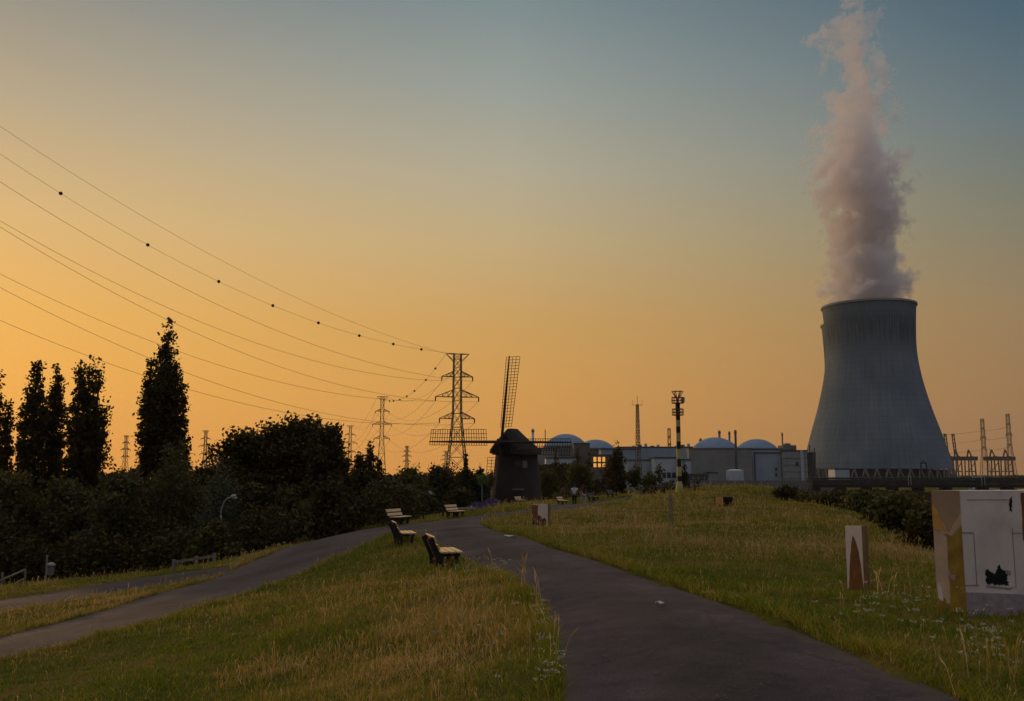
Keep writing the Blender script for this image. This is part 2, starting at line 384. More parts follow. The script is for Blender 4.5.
b.inputs['Roughness'].default_value = 1.0; b.inputs['Specular IOR Level'].default_value = 0.0
bp = tn('ShaderNodeBump'); bp.inputs['Strength'].default_value = 0.8; bp.inputs['Distance'].default_value = 0.1; t.links.new(n2.outputs['Fac'], bp.inputs['Height']); t.links.new(bp.outputs[0], b.inputs['Normal'])
ground = np_mesh('ground', np.stack([GX, GY, GZ], -1).reshape(-1, 3), q.ravel(), np.full(len(q), 4), m)
tag(ground, kind='structure'); ground.data.polygons.foreach_set('use_smooth', [True] * len(q))

# asphalt
m, t, b = nmat('worn asphalt')
tcn = tn('ShaderNodeTexCoord')
def noise(s, d=5, vec=None, r=0.6):
    n = tn('ShaderNodeTexNoise'); n.inputs['Scale'].default_value = s; n.inputs['Detail'].default_value = d; n.inputs['Roughness'].default_value = r
    t.links.new(vec or tcn.outputs['Object'], n.inputs['Vector']); return n
na, nb, nc = noise(0.35, 5), noise(60, 3), noise(2.2, 8, None, 0.75)
cr = tn('ShaderNodeValToRGB'); t.links.new(na.outputs['Fac'], cr.inputs[0])
cr.color_ramp.elements[0].position = 0.35; cr.color_ramp.elements[0].color = (0.031,0.021,0.0240,1); cr.color_ramp.elements[1].position = 0.68; cr.color_ramp.elements[1].color = (0.080,0.059,0.065,1)
x1 = tn('ShaderNodeMix'); x1.data_type = 'RGBA'; x1.blend_type = 'MULTIPLY'; x1.inputs['Factor'].default_value = 1
cr3 = tn('ShaderNodeValToRGB'); t.links.new(nb.outputs['Fac'], cr3.inputs[0]); cr3.color_ramp.elements[0].position = 0.3; cr3.color_ramp.elements[0].color = (0.4,0.4,0.4,1); cr3.color_ramp.elements[1].position = 0.75; cr3.color_ramp.elements[1].color = (1.8,1.72,1.7,1)
t.links.new(cr.outputs[0], x1.inputs['A']); t.links.new(cr3.outputs[0], x1.inputs['B'])
x2 = tn('ShaderNodeMix'); x2.data_type = 'RGBA'; x2.blend_type = 'MULTIPLY'; x2.inputs['Factor'].default_value = 1
cr4 = tn('ShaderNodeValToRGB'); t.links.new(nc.outputs['Fac'], cr4.inputs[0]); cr4.color_ramp.elements[0].position = 0.3; cr4.color_ramp.elements[0].color = (0.45,0.42,0.43,1); cr4.color_ramp.elements[1].position = 0.7; cr4.color_ramp.elements[1].color = (1.3,1.26,1.27,1)
t.links.new(x1.outputs['Result'], x2.inputs['A']); t.links.new(cr4.outputs[0], x2.inputs['B'])
# cracks
vor = tn('ShaderNodeTexVoronoi', feature='DISTANCE_TO_EDGE'); vor.inputs['Scale'].default_value = 0.42
wm = tn('ShaderNodeMix'); wm.data_type = 'RGBA'; wm.inputs['Factor'].default_value = 0.22; t.links.new(tcn.outputs['Object'], wm.inputs['A']); t.links.new(nc.outputs['Color'], wm.inputs['B']); t.links.new(wm.outputs['Result'], vor.inputs['Vector'])
mr = tn('ShaderNodeMapRange'); mr.inputs[1].default_value = 0.0; mr.inputs[2].default_value = 0.010; mr.inputs[3].default_value = 0.3; mr.inputs[4].default_value = 1.0; t.links.new(vor.outputs['Distance'], mr.inputs[0])
x3 = tn('ShaderNodeMix'); x3.data_type = 'RGBA'; x3.blend_type = 'MULTIPLY'; x3.inputs['Factor'].default_value = 0.6; t.links.new(x2.outputs['Result'], x3.inputs['A']); t.links.new(mr.outputs[0], x3.inputs['B'])
ed = tn('ShaderNodeAttribute'); ed.attribute_name = 'edge'
ne1 = noise(1.6, 7, None, .7); em = tn('ShaderNodeMath', operation='MULTIPLY_ADD'); t.links.new(ne1.outputs['Fac'], em.inputs[0]); em.inputs[1].default_value = .55; t.links.new(ed.outputs['Fac'], em.inputs[2])
er = tn('ShaderNodeMapRange'); t.links.new(em.outputs[0], er.inputs[0]); er.inputs[1].default_value = 1.08; er.inputs[2].default_value = 1.32; er.inputs[4].default_value = .85
x4 = tn('ShaderNodeMix'); x4.data_type = 'RGBA'; t.links.new(er.outputs[0], x4.inputs['Factor']); t.links.new(x3.outputs['Result'], x4.inputs['A']); x4.inputs['B'].default_value = (0.075,0.056,0.032,1)
tr_ = tn('ShaderNodeMapRange'); tr_.interpolation_type = 'SMOOTHSTEP'; t.links.new(ed.outputs['Fac'], tr_.inputs[0]); tr_.inputs[1].default_value = .15; tr_.inputs[2].default_value = .6; tr_.inputs[3].default_value = .72; tr_.inputs[4].default_value = 1.08
x5 = tn('ShaderNodeMix'); x5.data_type = 'RGBA'; x5.blend_type = 'MULTIPLY'; x5.inputs['Factor'].default_value = 1; t.links.new(x4.outputs['Result'], x5.inputs['A']); t.links.new(tr_.outputs[0], x5.inputs['B'])
t.links.new(x5.outputs['Result'], b.inputs['Base Color']); b.inputs['Roughness'].default_value = 0.8; b.inputs['Specular IOR Level'].default_value = 0.25
bp = tn('ShaderNodeBump'); bp.inputs['Strength'].default_value = 0.5; bp.inputs['Distance'].default_value = 0.006; t.links.new(nb.outputs['Fac'], bp.inputs['Height']); t.links.new(bp.outputs[0], b.inputs['Normal'])
M_ASPH = m
def strip(name, A, B, lift, na_=140, nc_=25):
    A, B = resample(A, na_), resample(B, na_)
    f = np.linspace(0, 1, nc_); XYs = A[:, None, :] * (1 - f)[None, :, None] + B[:, None, :] * f[None, :, None]
    Z = terrain(XYs[..., 0], XYs[..., 1]) + lift + 0.025 * (1 - (2 * f - 1) ** 2)[None, :]
    V = np.concatenate([XYs, Z[..., None]], -1).reshape(-1, 3); i = np.arange(na_ * nc_).reshape(na_, nc_)
    q_ = np.stack([i[:-1, :-1], i[:-1, 1:], i[1:, 1:], i[1:, :-1]], -1).reshape(-1, 4)
    o = np_mesh(name, V, q_.ravel(), np.full(len(q_), 4), M_ASPH); o.data.polygons.foreach_set('use_smooth', [True] * len(q_))
    # keep normals up
    ea = o.data.attributes.new('edge', 'FLOAT', 'POINT'); ea.data.foreach_set('value', np.tile(np.abs(2 * f - 1), na_).astype(np.float32))
    me = o.data; me.update()
    if me.polygons[0].normal.z < 0: me.flip_normals()
    return tag(o, kind='structure')
strip('path', main_left, main_right, -0.02, 200)
strip('path_to_mill', on_left, on_right, -0.012)
strip('ramp_path', ramp_up, ramp_lo, -0.004, 180)
strip('lower_road', *STRIPS[3], -0.02)

m, t, b = nmat('river water'); b.inputs['Base Color'].default_value = (0.03,0.035,0.035,1); b.inputs['Roughness'].default_value = 0.12; b.inputs['IOR'].default_value = 1.33
tcn = tn('ShaderNodeTexCoord'); nw = noise(0.25, 4); bp = tn('ShaderNodeBump'); bp.inputs['Strength'].default_value = 0.25; bp.inputs['Distance'].default_value = 0.3
t.links.new(nw.outputs['Fac'], bp.inputs['Height']); t.links.new(bp.outputs[0], b.inputs['Normal'])
w = MB(); w.add([(x_, y_, -8.0) for x_, y_ in RIVER], [tuple(range(len(RIVER)))]); tag(w.build('river', m), kind='structure')

# ------------------------------------------------------------------ cooling towers and steam
GRADE = -8.2
TD = 840.0
def shell_material():
    m, t, b = nmat('cooling tower concrete')
    def n_(tp, **kw):
        n = t.nodes.new(tp)
        for k, v in kw.items(): setattr(n, k, v)
        return n
    tc = n_('ShaderNodeTexCoord'); sp = n_('ShaderNodeSeparateXYZ'); t.links.new(tc.outputs['Object'], sp.inputs[0])
    an = n_('ShaderNodeMath', operation='ARCTAN2'); t.links.new(sp.outputs['Y'], an.inputs[0]); t.links.new(sp.outputs['X'], an.inputs[1])
    cb = n_('ShaderNodeCombineXYZ'); s1 = n_('ShaderNodeMath', operation='MULTIPLY'); s1.inputs[1].default_value = 38; t.links.new(an.outputs[0], s1.inputs[0])
    s2 = n_('ShaderNodeMath', operation='MULTIPLY'); s2.inputs[1].default_value = 0.035; t.links.new(sp.outputs['Z'], s2.inputs[0])
    t.links.new(s1.outputs[0], cb.inputs[0]); t.links.new(s2.outputs[0], cb.inputs[1])
    st = n_('ShaderNodeTexNoise'); st.inputs['Scale'].default_value = 1.0; st.inputs['Detail'].default_value = 6; t.links.new(cb.outputs[0], st.inputs['Vector'])
    # soot band below the rim
    mr = n_('ShaderNodeMapRange'); mr.interpolation_type = 'SMOOTHSTEP'; t.links.new(sp.outputs['Z'], mr.inputs[0]); mr.inputs[1].default_value = 108; mr.inputs[2].default_value = 136
    mr2 = n_('ShaderNodeMapRange'); mr2.interpolation_type = 'SMOOTHSTEP'; t.links.new(sp.outputs['Z'], mr2.inputs[0]); mr2.inputs[1].default_value = 154; mr2.inputs[2].default_value = 142
    k = n_('ShaderNodeMath', operation='MULTIPLY'); t.links.new(mr.outputs[0], k.inputs[0]); t.links.new(mr2.outputs[0], k.inputs[1])
    th = n_('ShaderNodeMapRange'); t.links.new(st.outputs['Fac'], th.inputs[0]); th.inputs[1].default_value = 0.40; th.inputs[2].default_value = 0.64
    k2 = n_('ShaderNodeMath', operation='MULTIPLY'); t.links.new(k.outputs[0], k2.inputs[0]); t.links.new(th.outputs[0], k2.inputs[1])
    big = n_('ShaderNodeTexNoise'); big.inputs['Scale'].default_value = 0.03; big.inputs['Detail'].default_value = 5; t.links.new(tc.outputs['Object'], big.inputs['Vector'])
    cr = n_('ShaderNodeValToRGB'); t.links.new(big.outputs['Fac'], cr.inputs[0]); cr.color_ramp.elements[0].position = 0.3; cr.color_ramp.elements[0].color = (0.115,0.15,0.185,1)
    cr.color_ramp.elements[1].position = 0.7; cr.color_ramp.elements[1].color = (0.175,0.215,0.25,1)
    # pour lifts
    wv = n_('ShaderNodeMath', operation='PINGPONG'); t.links.new(sp.outputs['Z'], wv.inputs[0]); wv.inputs[1].default_value = 2.4
    wl = n_('ShaderNodeMapRange'); t.links.new(wv.outputs[0], wl.inputs[0]); wl.inputs[1].default_value = 0; wl.inputs[2].default_value = 0.5; wl.inputs[3].default_value = 0.86; wl.inputs[4].default_value = 1
    ml = n_('ShaderNodeMix'); ml.data_type = 'RGBA'; ml.blend_type = 'MULTIPLY'; ml.inputs['Factor'].default_value = 1; t.links.new(cr.outputs[0], ml.inputs['A']); t.links.new(wl.outputs[0], ml.inputs['B'])
    sm = n_('ShaderNodeMapRange'); t.links.new(st.outputs['Fac'], sm.inputs[0]); sm.inputs[1].default_value = 0.3; sm.inputs[2].default_value = 0.7; sm.inputs[3].default_value = 0.84; sm.inputs[4].default_value = 1.12
    ml2 = n_('ShaderNodeMix'); ml2.data_type = 'RGBA'; ml2.blend_type = 'MULTIPLY'; ml2.inputs['Factor'].default_value = 1; t.links.new(ml.outputs['Result'], ml2.inputs['A']); t.links.new(sm.outputs[0], ml2.inputs['B'])
    fx = n_('ShaderNodeMix'); fx.data_type = 'RGBA'; t.links.new(k2.outputs[0], fx.inputs['Factor']); t.links.new(ml2.outputs['Result'], fx.inputs['A']); fx.inputs['B'].default_value = (0.055,0.065,0.075,1)
    t.links.new(fx.outputs['Result'], b.inputs['Base Color']); b.inputs['Roughness'].default_value = 0.9; b.inputs['Specular IOR Level'].default_value = 0.1
    return m
M_SHELL = shell_material()
PROFILE = [(306.5,47.2),(313,46.6),(329,45.7),(345,45.3),(354,45.6),(376,48.6),(406.6,56.3),(437,66.2),(455,71.4),(469,75.0)]   # (row, half width in px)
def tower_profile():
    pr = []
    cx = {300.3: 870}
    for py, hw in PROFILE[::-1]:
        z = zat(py, TD, 878) - GRADE
        d = ray(878, py); t_ = TD / d.y                       # pixel scale at that depth and row
        pr.append((hw * t_ / F * 0.94, z))
    return pr
TPROF = tower_profile()
zs_ = np.array([z for r_, z in TPROF]); rs_ = np.array([r_ for r_, z in TPROF])
ZF = np.linspace(zs_[0], zs_[-1], 60)
def cubic(xv, xp, fp):                                        # smooth interpolation of the outline
    m_ = np.gradient(fp, xp); i = np.clip(np.searchsorted(xp, xv) - 1, 0, len(xp) - 2); h = xp[i+1] - xp[i]; t_ = (xv - xp[i]) / h
    return (2*t_**3-3*t_**2+1)*fp[i] + (t_**3-2*t_**2+t_)*h*m_[i] + (-2*t_**3+3*t_**2)*fp[i+1] + (t_**3-t_**2)*h*m_[i+1]
RF = cubic(ZF, zs_, rs_)
TOP_Z = ZF[-1]; TOP_R = RF[-1]
tower = empty('cooling_tower', (XY(876.6, TD) , TD, GRADE), 0, 'huge concrete cooling tower with steam rising from its rim', 'cooling tower')
s = MB(); ribs = lambda a, z: 0.0
s.lathe(list(zip(RF, ZF)) + [(RF[-1] - 1.0, ZF[-1])] + [(r_ - 1.0, z) for r_, z in list(zip(RF, ZF))[::-4]], 144)
s.build('shell', M_SHELL, tower, smooth=True)
rimm = MB(); rimm.lathe([(TOP_R + 0.05, TOP_Z - 1.6), (TOP_R + 0.9, TOP_Z - 1.2), (TOP_R + 0.9, TOP_Z + 0.5), (TOP_R - 1.2, TOP_Z + 0.5), (TOP_R - 1.2, TOP_Z - 1.0)], 144)
rimm.build('rim', M_CONC, tower)
z0 = ZF[0]; r0 = RF[0]
bs = MB(); bs.lathe([(r0 + 4.5, 0), (r0 + 4.5, 1.6), (r0 + 1, 1.6), (r0 + 1, 0)], 96); bs.build('basin_wall', M_CONC_D, tower)
leg0 = None
for k in range(44):
    a = 2 * math.pi * k / 44
    if leg0 is None:
        l = MB(); da = math.pi / 44
        top = (r0 * math.cos(da) - 0.2, r0 * math.sin(da), z0 + 0.4); top2 = (r0 * math.cos(da) - 0.2, -r0 * math.sin(da), z0 + 0.4)
        l.beam((r0 + 2.6, 0, 0.2), top, 1.1); l.beam((r0 + 2.6, 0, 0.2), top2, 1.1)
        leg0 = l.build('leg', M_CONC_D, tower)
    else:
        o = leg0.copy(); COL.objects.link(o); o.parent = tower; o.rotation_euler.z = a
fillm = MB(); fillm.lathe([(r0 - 5, 0.3), (r0 - 5, z0 - 0.5)], 72); fillm.build('louvre_wall', M_ROOF_D, tower)

T2D = 975.0
tower2 = empty('cooling_tower', (XY(868.6, T2D), T2D, GRADE), 0, 'second cooling tower, almost hidden, its rim corner peeking out beside the huge one', 'cooling tower')
sc2 = 1.0
z2 = zat(324.5, T2D, 860) - GRADE; kz = z2 / TOP_Z
for ch in tower.children:
    if ch.name.startswith(('shell', 'rim')):
        o = ch.copy(); COL.objects.link(o); o.parent = tower2; o.scale = (1.0, 1.0, kz)

def curve_node(t, pts_):
    n = t.nodes.new('ShaderNodeFloatCurve'); c_ = n.mapping.curves[0]; n.mapping.use_clip = False
    while len(c_.points) > 2: c_.points.remove(c_.points[1])
    c_.points[0].location = pts_[0]; c_.points[1].location = pts_[-1]
    for p_ in pts_[1:-1]: c_.points.new(*p_)
    for p_ in c_.points: p_.handle_type = 'AUTO'
    n.mapping.update(); return n
# outline of the steam read off the photograph: row, left, right, thickness of the vapour
PLUME = [(303,826,908,1.0),(285,825,908,1.0),(265,826,903,1.0),(235,828,899,1.0),(205,828,900,1.0),(180,814,903,.9),(160,815,894,.8),(140,818,889,.66),(120,828,888,.54),(105,832,886,.48),(88,834,884,.46),(72,836,880,.42),(55,822,874,.42),(38,818,868,.46),(22,830,874,.44),(8,836,870,.40),(-14,836,868,.32),(-40,842,862,.15)]
pl = []
for py, l_, r_, dn in PLUME:
    a, b_ = P(l_, py, TD), P(r_, py, TD); pl.append(((a.x + b_.x) / 2, a.z, (b_.x - a.x) / 2, dn))
bx0, bz0 = tower.location.x, TOP_Z + GRADE - 3
HP = pl[-1][1] - bz0
steam_pts = [(p_[0] - bx0, p_[1] - bz0, p_[2], p_[3]) for p_ in pl]
m = bpy.data.materials.new('steam'); m.use_nodes = True; t = m.node_tree; t.nodes.clear()
def n_(tp, **kw):
    n = t.nodes.new(tp)
    for k, v in kw.items(): setattr(n, k, v)
    return n
def mth(op, a, b=None, c=None):
    n = n_('ShaderNodeMath', operation=op)
    for i, v in enumerate((a, b, c)):
        if v is None: continue
        if isinstance(v, (int, float)): n.inputs[i].default_value = v
        else: t.links.new(v, n.inputs[i])
    return n.outputs[0]
tcn = n_('ShaderNodeTexCoord'); co = tcn.outputs['Object']
def nz(scale, detail, rough=0.55, off=0.0):
    mp = n_('ShaderNodeMapping'); mp.inputs['Location'].default_value = (off, off * 2, off * 3); t.links.new(co, mp.inputs[0])
    n = n_('ShaderNodeTexNoise'); n.inputs['Scale'].default_value = scale; n.inputs['Detail'].default_value = detail; n.inputs['Roughness'].default_value = rough
    t.links.new(mp.outputs[0], n.inputs['Vector']); return n
wa = nz(0.018, 4, 0.6, 3.1)
sx = n_('ShaderNodeSeparateXYZ'); t.links.new(co, sx.inputs[0])
wc = n_('ShaderNodeSeparateColor'); t.links.new(wa.outputs['Color'], wc.inputs[0])
zn = mth('DIVIDE', sx.outputs['Z'], HP)
ampl = mth('MULTIPLY_ADD', zn, 95.0, 10.0)
X = mth('MULTIPLY_ADD', mth('SUBTRACT', wc.outputs[0], 0.5), ampl, sx.outputs['X'])
Y = mth('MULTIPLY_ADD', mth('SUBTRACT', wc.outputs[1], 0.5), ampl, sx.outputs['Y'])
cxs = curve_node(t, [(z / HP, (x_ + 60) / 120) for x_, z, r_, d_ in steam_pts]); t.links.new(zn, cxs.inputs['Value'])
rcs = curve_node(t, [(z / HP, r_ / 60) for x_, z, r_, d_ in steam_pts]); t.links.new(zn, rcs.inputs['Value'])
dcs = curve_node(t, [(z / HP, d_) for x_, z, r_, d_ in steam_pts]); t.links.new(zn, dcs.inputs['Value'])
dx = mth('SUBTRACT', X, mth('MULTIPLY_ADD', cxs.outputs[0], 120.0, -60.0)); rad = mth('MULTIPLY', rcs.outputs[0], 56.0)
dist = mth('SQRT', mth('ADD', mth('MULTIPLY', dx, dx), mth('MULTIPLY', Y, Y)))
rel = mth('DIVIDE', dist, rad)                                  # 0 axis .. 1 edge
bill = nz(0.052, 9, 0.62, 7.7); fine_ = nz(0.17, 6, 0.65, 1.3)
shape = mth('SUBTRACT', 1.0, rel)
ero = mth('MULTIPLY_ADD', zn, 2.9, 1.25)
core = mth('ADD', mth('MULTIPLY', shape, 1.15), mth('MULTIPLY', mth('SUBTRACT', bill.outputs['Fac'], 0.5), mth('MULTIPLY', ero, 2.3)))
core = mth('ADD', core, mth('MULTIPLY', mth('SUBTRACT', fine_.outputs['Fac'], 0.5), 1.05))
core = mth('SUBTRACT', core, mth('MULTIPLY', mth('MULTIPLY', zn, zn), 0.62))
edge = n_('ShaderNodeMapRange'); edge.interpolation_type = 'SMOOTHSTEP'; t.links.new(core, edge.inputs[0]); edge.inputs[1].default_value = 0.0; edge.inputs[2].default_value = 0.20
dens = mth('MULTIPLY', mth('MULTIPLY', edge.outputs[0], dcs.outputs[0]), 0.105)
pv = n_('ShaderNodeVolumePrincipled'); pv.inputs['Color'].default_value = (0.95,0.93,0.95,1); pv.inputs['Anisotropy'].default_value = 0.25
t.links.new(dens, pv.inputs['Density']); o_ = n_('ShaderNodeOutputMaterial'); t.links.new(pv.outputs[0], o_.inputs['Volume'])
m.cycles.volume_step_rate = 0.2 if hasattr(m.cycles, 'volume_step_rate') else 1
s = MB(); n_s = 18
prof3 = []
for i, (x_, z, r_, d_) in enumerate(steam_pts):
    k_ = 1.02 if i == 0 else 1.22 + 0.25 * z / HP
    prof3.append((x_, z, r_ * k_ + (0 if i == 0 else 2 + 7 * z / HP)))
prof3[0] = (prof3[0][0], 0.5, TOP_R - 2.0)
vs = [(x_ + r_ * math.cos(2 * math.pi * k / n_s), r_ * math.sin(2 * math.pi * k / n_s), z) for x_, z, r_ in prof3 for k in range(n_s)]
nr = len(prof3)
s.add(vs, [(i * n_s + k, i * n_s + (k + 1) % n_s, (i + 1) * n_s + (k + 1) % n_s, (i + 1) * n_s + k) for i in range(nr - 1) for k in range(n_s)] + [tuple(range(n_s - 1, -1, -1)), tuple(range((nr - 1) * n_s, nr * n_s))])
steam = s.build('steam', m, None, (bx0, TD, bz0)); tag(steam, 'tall ragged plume of pinkish grey steam above the cooling tower', 'steam', kind='thing')

# ------------------------------------------------------------------ power plant buildings
def bld(name, label, cat, px0, px1, Y, group=None):
    x0, x1 = XY(px0, Y), XY(px1, Y)
    e_ = empty(name, ((x0 + x1) / 2, Y, GRADE), 0, label, cat, group); return e_, (x1 - x0)
def hz(py, Y, px=600): return zat(py, Y, px) - GRADE
def dome_bld(label, cx, hw, ytop, yspring, Y, wall, wtop=None):
    r_ = hw / F * Y; r_ = hw / F * (Y + r_) * .97; x0 = XY(cx, Y + r_); e_ = empty('reactor_building', (x0, Y + r_, GRADE), 0, label, 'reactor')
    zs, zt = hz(yspring, Y + r_, cx), hz(ytop, Y + r_, cx)
    w_ = MB(); w_.lathe([(r_, 0), (r_, zs - 1.2), (r_ + 0.6, zs - 1.1), (r_ + 0.6, zs), (r_ - 0.5, zs)], 64); w_.build('wall', wall, e_, smooth=False)
    d_ = MB(); h_ = zt - zs; rr_ = (r_ * r_ + h_ * h_) / (2 * h_)
    d_.lathe([(max(0.01, r_ * 0.985 * math.sin(math.pi / 2 * (1 - i / 14))), zs + math.sqrt(max(0, rr_ * rr_ - (r_ * math.sin(math.pi / 2 * (1 - i / 14))) ** 2)) - (rr_ - h_)) for i in range(15)], 64, top=True)
    d_.build('dome', M_DOME, e_, smooth=True)
    rl = MB(); rl.lathe([(r_ * 0.3, zt - h_ * .07), (r_ * 0.3, zt + 0.2 - h_ * .07)], 48)
    return e_, r_, zs, zt
def chimney(label, px, ytop, ybase, Y, wpx, mat, band=False):
    x0 = XY(px, Y); r_ = wpx / 2 / F * Y; e_ = empty('chimney', (x0, Y, GRADE), 0, label, 'chimney')
    h_ = hz(ytop, Y, px); a = MB(); a.lathe([(r_ * 1.25, 0), (r_, h_ * 0.5), (r_ * 0.95, h_)], 14, top=True); a.build('shaft', mat, e_, smooth=True)
    c_ = MB(); c_.lathe([(r_ * 1.25, h_ - 2.0), (r_ * 1.25, h_ - 1.0), (r_ * 0.9, h_ - 0.8)], 14); c_.build('collar', M_CONC_D, e_)
    return e_
def block(label, px0, px1, ytop, Y, dep, wall, name='plant_building', cat='building', rows=None, parapet=True, extra=None):
    e_, w_ = bld(name, label, cat, px0, px1, Y); h_ = hz(ytop, Y, (px0 + px1) / 2)
    a = MB(); a.span((-w_/2, 0, 0), (w_/2, dep, h_)); a.build('wall', wall, e_)
    if parapet:
        r_ = MB(); r_.span((-w_/2 - .25, -.25, h_ - 0.55), (w_/2 + .25, dep + .25, h_ + 0.35)); r_.build('roof', M_ROOF_D, e_)
    for (fx0, fx1, z0_, z1_, nn) in rows or ():
        for i in range(nn):
            a0 = fx0 + (fx1 - fx0) * i / nn; a1 = fx0 + (fx1 - fx0) * (i + 0.78) / nn
            wd = MB(); wd.span(((a0 - .5) * w_, -0.12, z0_ * h_), ((a1 - .5) * w_, 0.05, z1_ * h_)); wd.build('window', M_GLASS_D, e_)
    return e_, w_, h_
YB = 640
dome_bld('reactor with pale blue dome behind the mill sail, farther from the striped beacon', 566, 22.5, 433.8, 446, YB, M_CLAD_O)
dome_bld('reactor with low dome overlapping the blue dome behind the mill sail', 596, 20, 439.5, 448.5, YB + 40, M_CLAD_BR)
dome_bld('reactor with round olive wall and large blue dome, next to the striped beacon', 716, 24, 437.3, 448.4, 604, M_CLAD_O)
dome_bld('reactor with blue dome between the olive reactor wall and the concrete block', 757.5, 21, 439, 448.4, 632, M_CLAD_B)
e_, w_, h_ = block('square olive wing in front of the large blue dome', 689.5, 752.5, 448.0, 592, 10, M_CLAD_O, parapet=False)
a = MB(); a.span((-w_/2-.2,-.3,h_-0.7),(w_/2+.2,10,h_)); a.build('roof_edge', M_CLAD_BR, e_)
e_, w_, h_ = block('slate blue framed hall beside the square olive wing', 753, 784, 449.0, 600, 30, M_CLAD_B)
f_ = MB(); f_.span((-w_/2+1,-.5,1.5),(-w_/2+1.6,-.02,h_-2)); f_.span((w_/2-1.6,-.5,1.5),(w_/2-1,-.02,h_-2)); f_.span((-w_/2+1,-.5,h_-2.6),(w_/2-1,-.02,h_-2)); f_.build('frame', M_ROOF_D, e_)
p_ = MB(); p_.span((-w_/2+.6,-.25,3.2),(w_/2+4,-.02,4.1)); p_.build('canopy', M_CONC, e_)
for f0 in (.34,.47):
    p_ = MB(); p_.span((w_*.22,-.3,h_*f0),(w_*.28,-.02,h_*(f0+.08))); p_.build('vent', M_ROOF_D, e_)
e_, w_, h_ = block('banded concrete block with cluttered roof beside the huge cooling tower', 783.5, 808, 450.5, 596, 30, M_CONC)
for i in range(5):
    c_ = MB(); c_.span((-w_/2 - .1, -.2, h_ * (0.12 + 0.17 * i)), (w_/2 + .1, -.01, h_ * (0.12 + 0.17 * i) + .35)); c_.build('band', M_CONC_D, e_)
r_ = MB(); r_.span((-w_/2 + 1, 2, h_ + .36), (w_/2 - 6, 14, h_ + 3.4)); r_.span((-w_/2 + 3, 4, h_ + 3.4), (w_/2 - 9, 12, h_ + 4.6)); r_.build('plant_room', M_CONC_D, e_)
p_ = MB(); p_.span((w_/2 - 4.5, -1.2, 0), (w_/2 - 2.7, -0.25, h_ + .2)); p_.build('pilaster', M_CLAD_W, e_)
d_ = MB(); d_.span((w_*.02,-.3,h_*.62),(w_*.12,-.02,h_*.72)); d_.build('window', M_GLASS_D, e_)
e_, w_, h_ = block('narrow stair tower with vertical pipes against the huge cooling tower', 809, 816.5, 453, 598, 10, M_CONC_D)
for k, dx_ in enumerate((-.3, 0, .3)):
    p_ = MB(); p_.tube([(dx_ * w_, -.5, 0), (dx_ * w_, -.5, h_ + (5, 1.5, 3)[k])], .35, 8); p_.build('pipe', M_ROOF_D, e_)
block('long pale turbine hall behind the striped beacon', 618, 700, 447.0, 690, 60, M_CLAD_B, rows=((.05,.3,.55,.6,4),))
block('blue grey annex of stepped height beside the golden windows', 601, 641, 449, 660, 30, M_CLAD_B, rows=((.15,.9,.5,.58,5),))
block('low pale wing under the antenna mast with dark window strip', 655, 678, 457.5, 560, 24, M_CLAD_W, rows=((.1,.95,.40,.56,4),))
block('small grey wing left of the low pale wing under the antenna mast', 628, 655, 460, 575, 22, M_CLAD_B, rows=((.3,.5,.5,.66,1),))
block('white box building touching the striped beacon', 679, 691, 459.5, 555, 20, M_CLAD_W)
block('white low building with two small openings beneath the blue dome', 546, 576, 457.8, 600, 20, M_CLAD_W, rows=((.72,.86,.66,.78,2),))
block('brown tower block between the mill sail and the golden windows', 574, 590, 443.5, 615, 22, M_CLAD_BR)
block('pale slab building seen through the lattice of the mill sail', 536, 560, 448, 628, 22, M_CLAD_O)
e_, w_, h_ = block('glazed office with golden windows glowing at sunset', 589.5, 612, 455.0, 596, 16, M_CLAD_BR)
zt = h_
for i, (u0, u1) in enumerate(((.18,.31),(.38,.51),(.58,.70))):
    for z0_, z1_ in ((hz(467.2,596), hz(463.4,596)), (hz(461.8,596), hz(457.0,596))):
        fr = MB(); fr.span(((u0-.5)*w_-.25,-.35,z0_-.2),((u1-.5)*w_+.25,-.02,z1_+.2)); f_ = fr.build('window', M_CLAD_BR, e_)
        gl = MB(); gl.span(((u0-.5)*w_,-.45,z0_),((u1-.5)*w_,-.352,z1_)); gl.build('pane', M_SUNSET_GLOW, f_)
e_, w_, h_ = block('low dark shed with a row of windows beside the striped beacon', 684, 708, 474.3, 520, 14, M_ROOF_D, rows=((.05,.98,.45,.72,6),))
for (px, yt_, Y_, lab, n_) in ((645,445.2,700,'row of small roof vents on the turbine hall behind the antenna mast',5),(688,445.6,700,'roof plant boxes on the turbine hall near the striped beacon',3)):
    e_ = empty('roof_vents', (XY(px, Y_), Y_, hz(447.0,690)+GRADE+.3), 0, lab, 'roof plant')
    for k in range(n_):
        a = MB(); a.span((-9+k*4.5, 0, 0), (-7+k*4.5+.6*(k%2), 2.5, 1.0+.7*((k*7)%3))); a.build('vent', M_CONC_D if k%2 else M_CLAD_W, e_)
